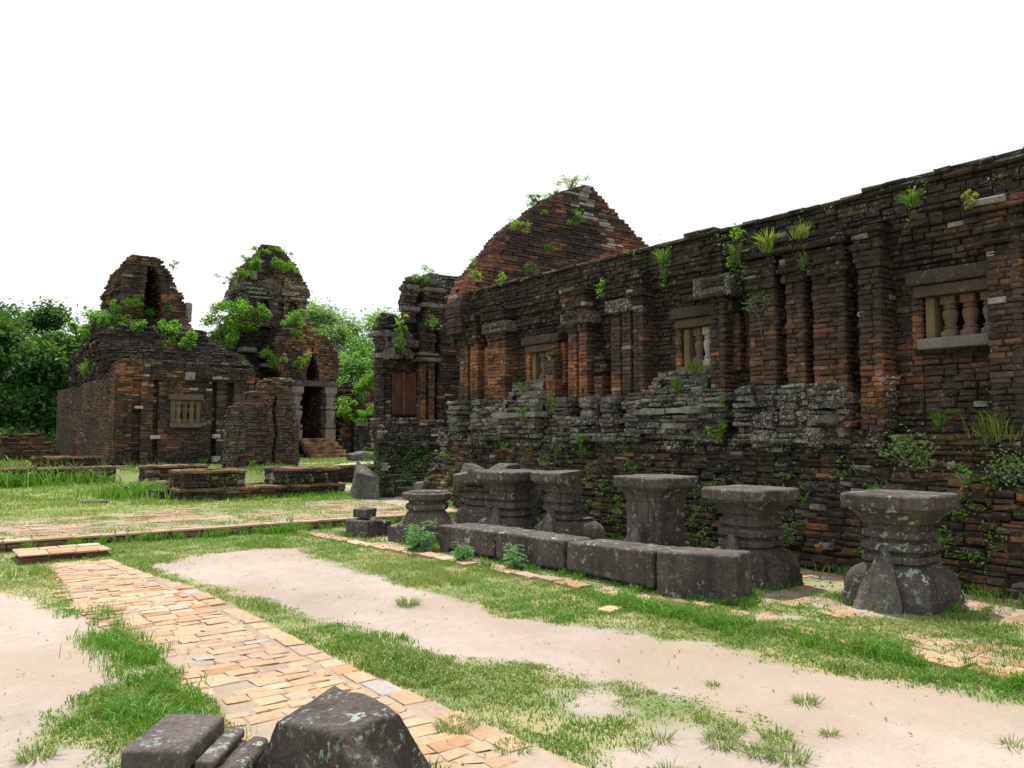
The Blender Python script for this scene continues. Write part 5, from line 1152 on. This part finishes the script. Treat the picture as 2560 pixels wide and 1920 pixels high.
def plant(kind, x, y, z, r, label):
    g = Geo(); c = np.array((x, y, z)); n = int(np.clip(1100 * (r / .35), 420, 1900)); r *= 1.3; y -= .22 if y > 22 else (.1 if y > 13 and x > 9.5 else 0); x -= .06 if x < 9.5 and x > 8.4 else 0; c = np.array((x, y, z))
    far = math.hypot(x, y) > 22; ls = max(.026, r * (.125 if far else .125))
    if kind in ('bush', 'bushd', 'bushy', 'tinyb'):
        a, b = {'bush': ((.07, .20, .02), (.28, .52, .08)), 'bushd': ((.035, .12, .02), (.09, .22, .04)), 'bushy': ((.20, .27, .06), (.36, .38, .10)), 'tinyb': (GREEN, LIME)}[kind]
        k = max(4, int(7 + rng.integers(-2, 3))); k += 3; sub = c + rng.normal(0, .52, (k, 3)) * r * np.array([1, .7, .68]); rad = r * rng.uniform(.16, .48, k)
        pts = []
        for i in range(k):
            m = max(12, n // k); d = rng.normal(0, 1, (m, 3)); d /= np.linalg.norm(d, axis=1, keepdims=True); pts.append(sub[i] + d * rad[i] * rng.uniform(.3, 1.25, (m, 1)) * np.array((1, 1, .75)))
            tube(g, [c - np.array((0, 0, r * .9)), lerp(c, sub[i], .5), sub[i]], [r * .03, r * .022, r * .01], (.09, .08, .04), 4)
        P = np.concatenate(pts); leaves(g, P, ls * 1.15, gcol(len(P), a, b, .35), asp=.6)
    elif kind in ('tuft', 'tufty', 'tuftp', 'hang', 'hangy', 'bamboo'):
        m = {'tuft': 110, 'tufty': 200, 'tuftp': 200, 'hang': 80, 'hangy': 130, 'bamboo': 60}[kind]
        a, b = {'tuft': ((.08, .18, .03), (.20, .32, .07)), 'tufty': ((.12, .24, .05), (.28, .34, .11)), 'tuftp': ((.15, .26, .09), (.3, .38, .18)), 'hang': ((.06, .13, .03), (.2, .25, .07)), 'hangy': ((.13, .22, .04), (.30, .32, .09)), 'bamboo': ((.12, .25, .03), YEL)}[kind]
        th = rng.uniform(0, 6.28, m); B = c + np.stack([np.cos(th) * .15 * r, np.sin(th) * .2 * r, np.full(m, -r * .5)], 1)
        if kind in ('tufty', 'hangy'): B += rng.normal(0, .45, (m, 3)) * r * np.array([.3, 1, .4])
        ln = np.stack([-np.abs(np.cos(th)) * .6 - .1, np.sin(th)], 1) * r * rng.uniform(.3, 1.1, (m, 1)); h = r * rng.uniform(.5, 1.35, m)
        if kind in ('hang',): h = r * rng.uniform(-1.1, .7, m); B[:, 2] += r * .9; ln *= .5
        blades(g, B, h, r * (.13 if kind == 'bamboo' else .055), ln, gcol(m, a, b), 2)
        if kind in ('hang', 'tufty', 'tuft', 'hangy'):
            k = 70; P = c + rng.normal(0, 1, (k, 3)) * r * np.array([.15, .28, .6]); leaves(g, P, r * .16, gcol(k, GREEN, LIME)); [tube(g, [c - np.array((0, 0, r * .4)), lerp(c, P[i], .5), P[i]], [r * .012, r * .01, r * .006], (.10, .11, .05), 3) for i in range(0, k, 5)]
    elif kind in ('broad', 'bigl'):
        m = 60 if kind == 'broad' else 340; big = kind == 'bigl'
        P = c + rng.normal(0, 1, (m, 3)) * r * (np.array([.22, .42, .4]) if not big else np.array([.14, .5, .33])); P[:, 0] -= .1 * r
        leaves(g, P, r * (.42 if not big else .17), gcol(m, (.10, .26, .03), (.26, .45, .08)) if not big else gcol(m, (.16, .30, .12), (.34, .48, .24)), asp=.48)
        for _ in range(12): q = P[rng.integers(m)]; tube(g, [c + np.array((.05, 0, -r * .5)), lerp(c, q, .5), q], [r * .02, r * .015, r * .008], (.1, .12, .05), 4)
    elif kind == 'stalk':
        for (dy, h) in ((.05, 1.0), (-.1, .6), (.12, .5)):
            top = c + np.array((-.06, dy * 1.2, r * h)); tube(g, [c + np.array((0, -.02, -r * 3.4)), c + np.array((-.05, 0, -r)), top], [r * .06, r * .05, r * .03], (.16, .16, .12), 5)
            P = top + rng.normal(0, .3, (26, 3)) * r; leaves(g, P, r * .5, gcol(26, (.10, .17, .09), (.2, .28, .16)), asp=.3)
    elif kind == 'fern':
        for i in range(5 if r < .3 else 6):
            th = rng.uniform(0, 6.28); H = r * rng.uniform(.7, 1.35); o = np.array((math.cos(th), math.sin(th), 0)) * r * rng.uniform(.2, .7)
            p = [c + o * .1, c + o * .5 + np.array((0, 0, H * .6)), c + o + np.array((0, 0, H))]; tube(g, p, [.005, .004, .002], (.07, .11, .05), 4)
            for t in np.linspace(.25, 1, 8):
                q = lerp(c + o * .1, c + o, t) + np.array((0, 0, H * t))
                for s in (0, 1, 2):
                    a2 = rng.uniform(0, 6.28); d = np.array((math.cos(a2), math.sin(a2), -.25)); L_ = r * .55 * (1.1 - .5 * t)
                    k = 9; ts = np.linspace(.15, 1, k); P = q + d * L_ * ts[:, None]; leaves(g, P, L_ * .36, gcol(k, (.13, .28, .12), (.28, .46, .24)), asp=.5)
    o = g.build({'bush': 'bush', 'bushd': 'bush', 'bushy': 'sapling', 'tinyb': 'weed', 'tuft': 'grass_tuft', 'tufty': 'grass_tuft', 'tuftp': 'grass_tuft', 'hang': 'hanging_weed', 'hangy': 'grass_tuft', 'bamboo': 'bamboo_plant', 'broad': 'leafy_plant', 'bigl': 'shrub', 'stalk': 'sapling', 'fern': 'feathery_weed'}[kind], M_leaf, smooth=False, base=(x, y, z - r * .6))
    tag(o, label, 'bush' if kind.startswith('bush') else 'plant', PLG)
for a in PLANTS: plant(*a)
def weeds():
    g = Geo()
    for _ in range(1500):
        y = 15.3 - 17 * rng.random(); z = 1.45 * rng.random() ** 1.5
        if vn2(np.array([y]), np.array([z * 2]), .9, 121, 2)[0] < .43: continue
        x = 8.62 + .40 * sstep(.1, 1.45, z) + .05 * sstep(0, .35, z) + rng.uniform(-.10, .0) + (.25 * sstep(13.5, 15.5, y)); r = rng.uniform(.02, .085); k = int(rng.integers(6, 20))
        P = np.array((x, y, z)) + rng.normal(0, .5, (k, 3)) * r * np.array([.6, 1.3, .9]); leaves(g, P, r * .62, gcol(k, (.11, .28, .04), (.32, .50, .13)), asp=.45)
    for _ in range(260):   # on the carved plinth, wall top and low walls
        q = rng.random()
        if q < .45: p = np.array((9.02 + rng.uniform(-.04, .04), rng.uniform(2, 14.8), rng.uniform(1.4, 2.25)))
        elif q < .7: p = np.array((9.12, rng.uniform(2, 14.5), rng.uniform(3.7, 4.45)))
        else: p = np.array((rng.uniform(5.1, 8.2), 18.1, rng.uniform(.1, .65)))
        r = rng.uniform(.02, .06) * (1.6 if q >= .7 else 1); k = int(rng.integers(6, 18)); P = p + rng.normal(0, .5, (k, 3)) * r * np.array([.6, 1.4, 1]); leaves(g, P, r * .6, gcol(k, (.08, .17, .03), (.24, .34, .08)))
    for _ in range(300):   # gate tower footing and ruin foot
        p = np.array((rng.uniform(8.6, 10.5), 0, rng.uniform(.1, 1.3))); p[1] = 16.75 + .95 * sstep(0, 1.35, p[2]) + rng.uniform(-.2, .05); r = rng.uniform(.03, .09); k = 10; P = p + rng.normal(0, .5, (k, 3)) * r * np.array([1.3, .6, 1]); leaves(g, P, r * .6, gcol(k, (.07, .17, .03), (.2, .34, .08)))
    tag(g.build('weeds', M_leaf, smooth=False), kind='stuff')
weeds()

# ================================================================== TREES
def tree(x, y, h, r, label, cols, n=7000, ls=.30, trunk=.2, low=.15, loose=.25, z0=.4, name='tree', lobes=16, group=None):
    t = thing(name, label, 'tree', (x, y, z0), group)
    g = Geo(); top = np.array((x, y, z0 + h * .8)); b = np.array((x, y, z0 - .3)); mid = lerp(b, top, .45) + np.array((rng.normal(0, .25), rng.normal(0, .2), 0))
    tube(g, [b, lerp(b, mid, .5), mid, top], [trunk * 1.25, trunk, trunk * .75, trunk * .2], (.17, .15, .12), 9)
    L = []
    for i in range(lobes):
        f = rng.uniform(low, .95); rr = r * (math.sin(math.pi * min(1, (f - low * .6) / (1.05 - low * .6))) ** .6); a = rng.uniform(0, 6.28); q = rng.uniform(.25, .95)
        c = np.array((x + math.cos(a) * rr * q, y + math.sin(a) * rr * q, z0 + h * f)); L.append((c, r * rng.uniform(.26, .46)))
        s = lerp(b, top, max(.1, f - .2)); tube(g, [s, lerp(s, c, .5) + np.array((0, 0, .12)), c], [trunk * .4, trunk * .25, trunk * .08], (.15, .13, .10), 5)
    L.append((np.array((x, y, z0 + h * .9)), r * .3))
    g.build('trunk', M_bark, t)
    g = Geo(); P = []; K = []
    for c, rad in L:
        m = n // len(L); k = max(3, m // 26); d = rng.normal(0, 1, (k, 3)); d /= np.linalg.norm(d, axis=1, keepdims=True); cen = c + d * rad * rng.uniform(.35, 1.0, (k, 1)) * np.array((1, 1, .8))
        tone = rng.uniform(.7, 1.35, k)
        P.append((cen[:, None] + rng.normal(0, loose, (k, 26, 3)) * rad * np.array((1, 1, .7))).reshape(-1, 3)); K.append(np.repeat(tone, 26))
    P = np.concatenate(P); K = np.concatenate(K); leaves(g, P, ls, gcol(len(P), cols[0], cols[1], .2) * K[:, None], asp=.55); g.build('crown', M_leaf, t, smooth=False)
DG = ((.035, .11, .025), (.10, .20, .045)); MG = ((.10, .23, .06), (.22, .37, .11)); HAZE_G = ((.17, .30, .13), (.30, .44, .21))  # last palette is paler: distance haze put into the leaf colour
TG = 'dense dark trees behind the ruined temple'
for a in ((4.6, 58, 8.9, 3.4, 'tall dark broadleaf tree at the left edge of the view'), (7.7, 60, 9.4, 3.3, 'tallest dark broadleaf tree, second from the left edge'), (9.9, 55, 8.6, 2.6, 'dark tree whose crown touches the ruined temple shoulder'), (1.5, 62, 9.0, 3.6, 'dark tree mostly outside the left edge'), (6.2, 48, 6.0, 2.3, 'lower dark tree in front of the tall ones'), (3.6, 50, 6.8, 2.5, 'lower dark tree by the left edge wall')):
    tree(*a, DG, 15000, .30, .22, .04, .42, lobes=22, group=TG)
TG2 = 'pale trees between the temple tower and the gate tower'
for a in ((24.2, 55, 10.4, 2.3, 'tall thin pale tree right of the temple tower', .45), (25.2, 52, 8.0, 2.2, 'mid height pale tree in the gap right of the porch', .12), (27.6, 52, 9.4, 2.6, 'pale tree leaning behind the gate tower edge', .3), (23.0, 48, 6.0, 2.2, 'lower green tree beside the porch', .05), (25.8, 47, 6.2, 2.6, 'bushy green tree above the overgrown ruin', .05)):
    tree(*a[:5], HAZE_G if a[2] > 9 else MG, 14000, .22, .14, a[5], .46, lobes=24, group=TG2)
tree(29.5, 29.2, 8.6, 1.2, 'small tree top showing above the wall right of the gable', HAZE_G, 2200, .16, .1, .6, .4, lobes=7)
def undergrowth():
    g = Geo()
    for (x0, x1, y0, y1, n, hm) in ((-6, 9, 44, 52, 260, 1.5), (21, 30, 42, 50, 160, 2.0), (-40, 0, 60, 75, 240, 6), (15, 60, 70, 90, 300, 5)):
        for _ in range(n):
            c = np.array((rng.uniform(x0, x1), rng.uniform(y0, y1), .4 + hm * rng.uniform(.1, .7))); r = hm * rng.uniform(.3, .55); k = 50; d = rng.normal(0, 1, (k, 3)); d /= np.linalg.norm(d, axis=1, keepdims=True)
            P = c + d * r * rng.uniform(.5, 1, (k, 1)); leaves(g, P, max(.25, hm * .12), gcol(k, *DG) * rng.uniform(.7, 1.3))
    tag(g.build('undergrowth', M_leaf, smooth=False), kind='stuff')
undergrowth()
# ------------------------------------------------------------------ litter
def litter():
    g = Geo(); br = Bricks(); k = 1500
    x = rng.uniform(-1.5, 5.6, k); y = rng.uniform(1.5, 11, k); m = gmask(x, y); ok = (m < .5) & ~((x > PATH_L(y)) & (x < PATH_R(y))); x, y = x[ok], y[ok]; k = len(x)
    c = np.stack([x, y, gz(x, y) + .002], 1); sz = .004 + .011 * rng.random(k) ** 3; a = rng.uniform(0, 6.28, k)
    u = np.stack([np.cos(a), np.sin(a), rng.normal(0, .2, k)], 1); n = np.tile(np.array([0, 0, 1.]), (k, 1))
    pc = np.array((.42, .34, .27)) * rng.uniform(.35, 1.25, (k, 1)); br.add(c, u, n, sz * 1.6, sz, sz * .8, pc, sz * .3, sz * .12); br.geo(g)
    tag(g.build('pebbles', M_paver), kind='stuff')
    g = Geo(); k = 900; x = rng.uniform(-1, 8.2, k); y = rng.uniform(1.8, 12.8, k)
    P = np.stack([x, y, gz(x, y) + .012], 1); leaves(g, P, .028, gcol(k, (.22, .15, .07), (.40, .32, .18)), asp=.45); tag(g.build('fallen_leaves', M_leaf, smooth=False), kind='stuff')
    g = Geo()   # clover and broad-leaved weeds mixed into the turf
    for (x0, x1, y0, y1, n_, s_) in ((.2, 1.4, 3.5, 8.5, 2600, .018), (2.6, 6.0, 2, 8, 5200, .018), (5.4, 8.6, 2, 12.8, 5200, .024), (1.5, 8, 10, 12.9, 2600, .026)):
        x = rng.uniform(x0, x1, n_); y = rng.uniform(y0, y1, n_); kp = (rng.random(n_) < gmask(x, y)) & (vn2(x, y, 1.8, 131, 3) > .46); x, y = x[kp], y[kp]
        P = np.repeat(np.stack([x, y, gz(x, y) + rng.uniform(.01, .035, len(x))], 1), 3, 0) + rng.normal(0, .012, (len(x) * 3, 3)) * np.array([1, 1, .4])
        leaves(g, P, s_, gcol(len(P), (.06, .18, .03), (.14, .32, .06)), asp=.75)
    tag(g.build('clover', M_leaf, smooth=False), kind='stuff')
litter()
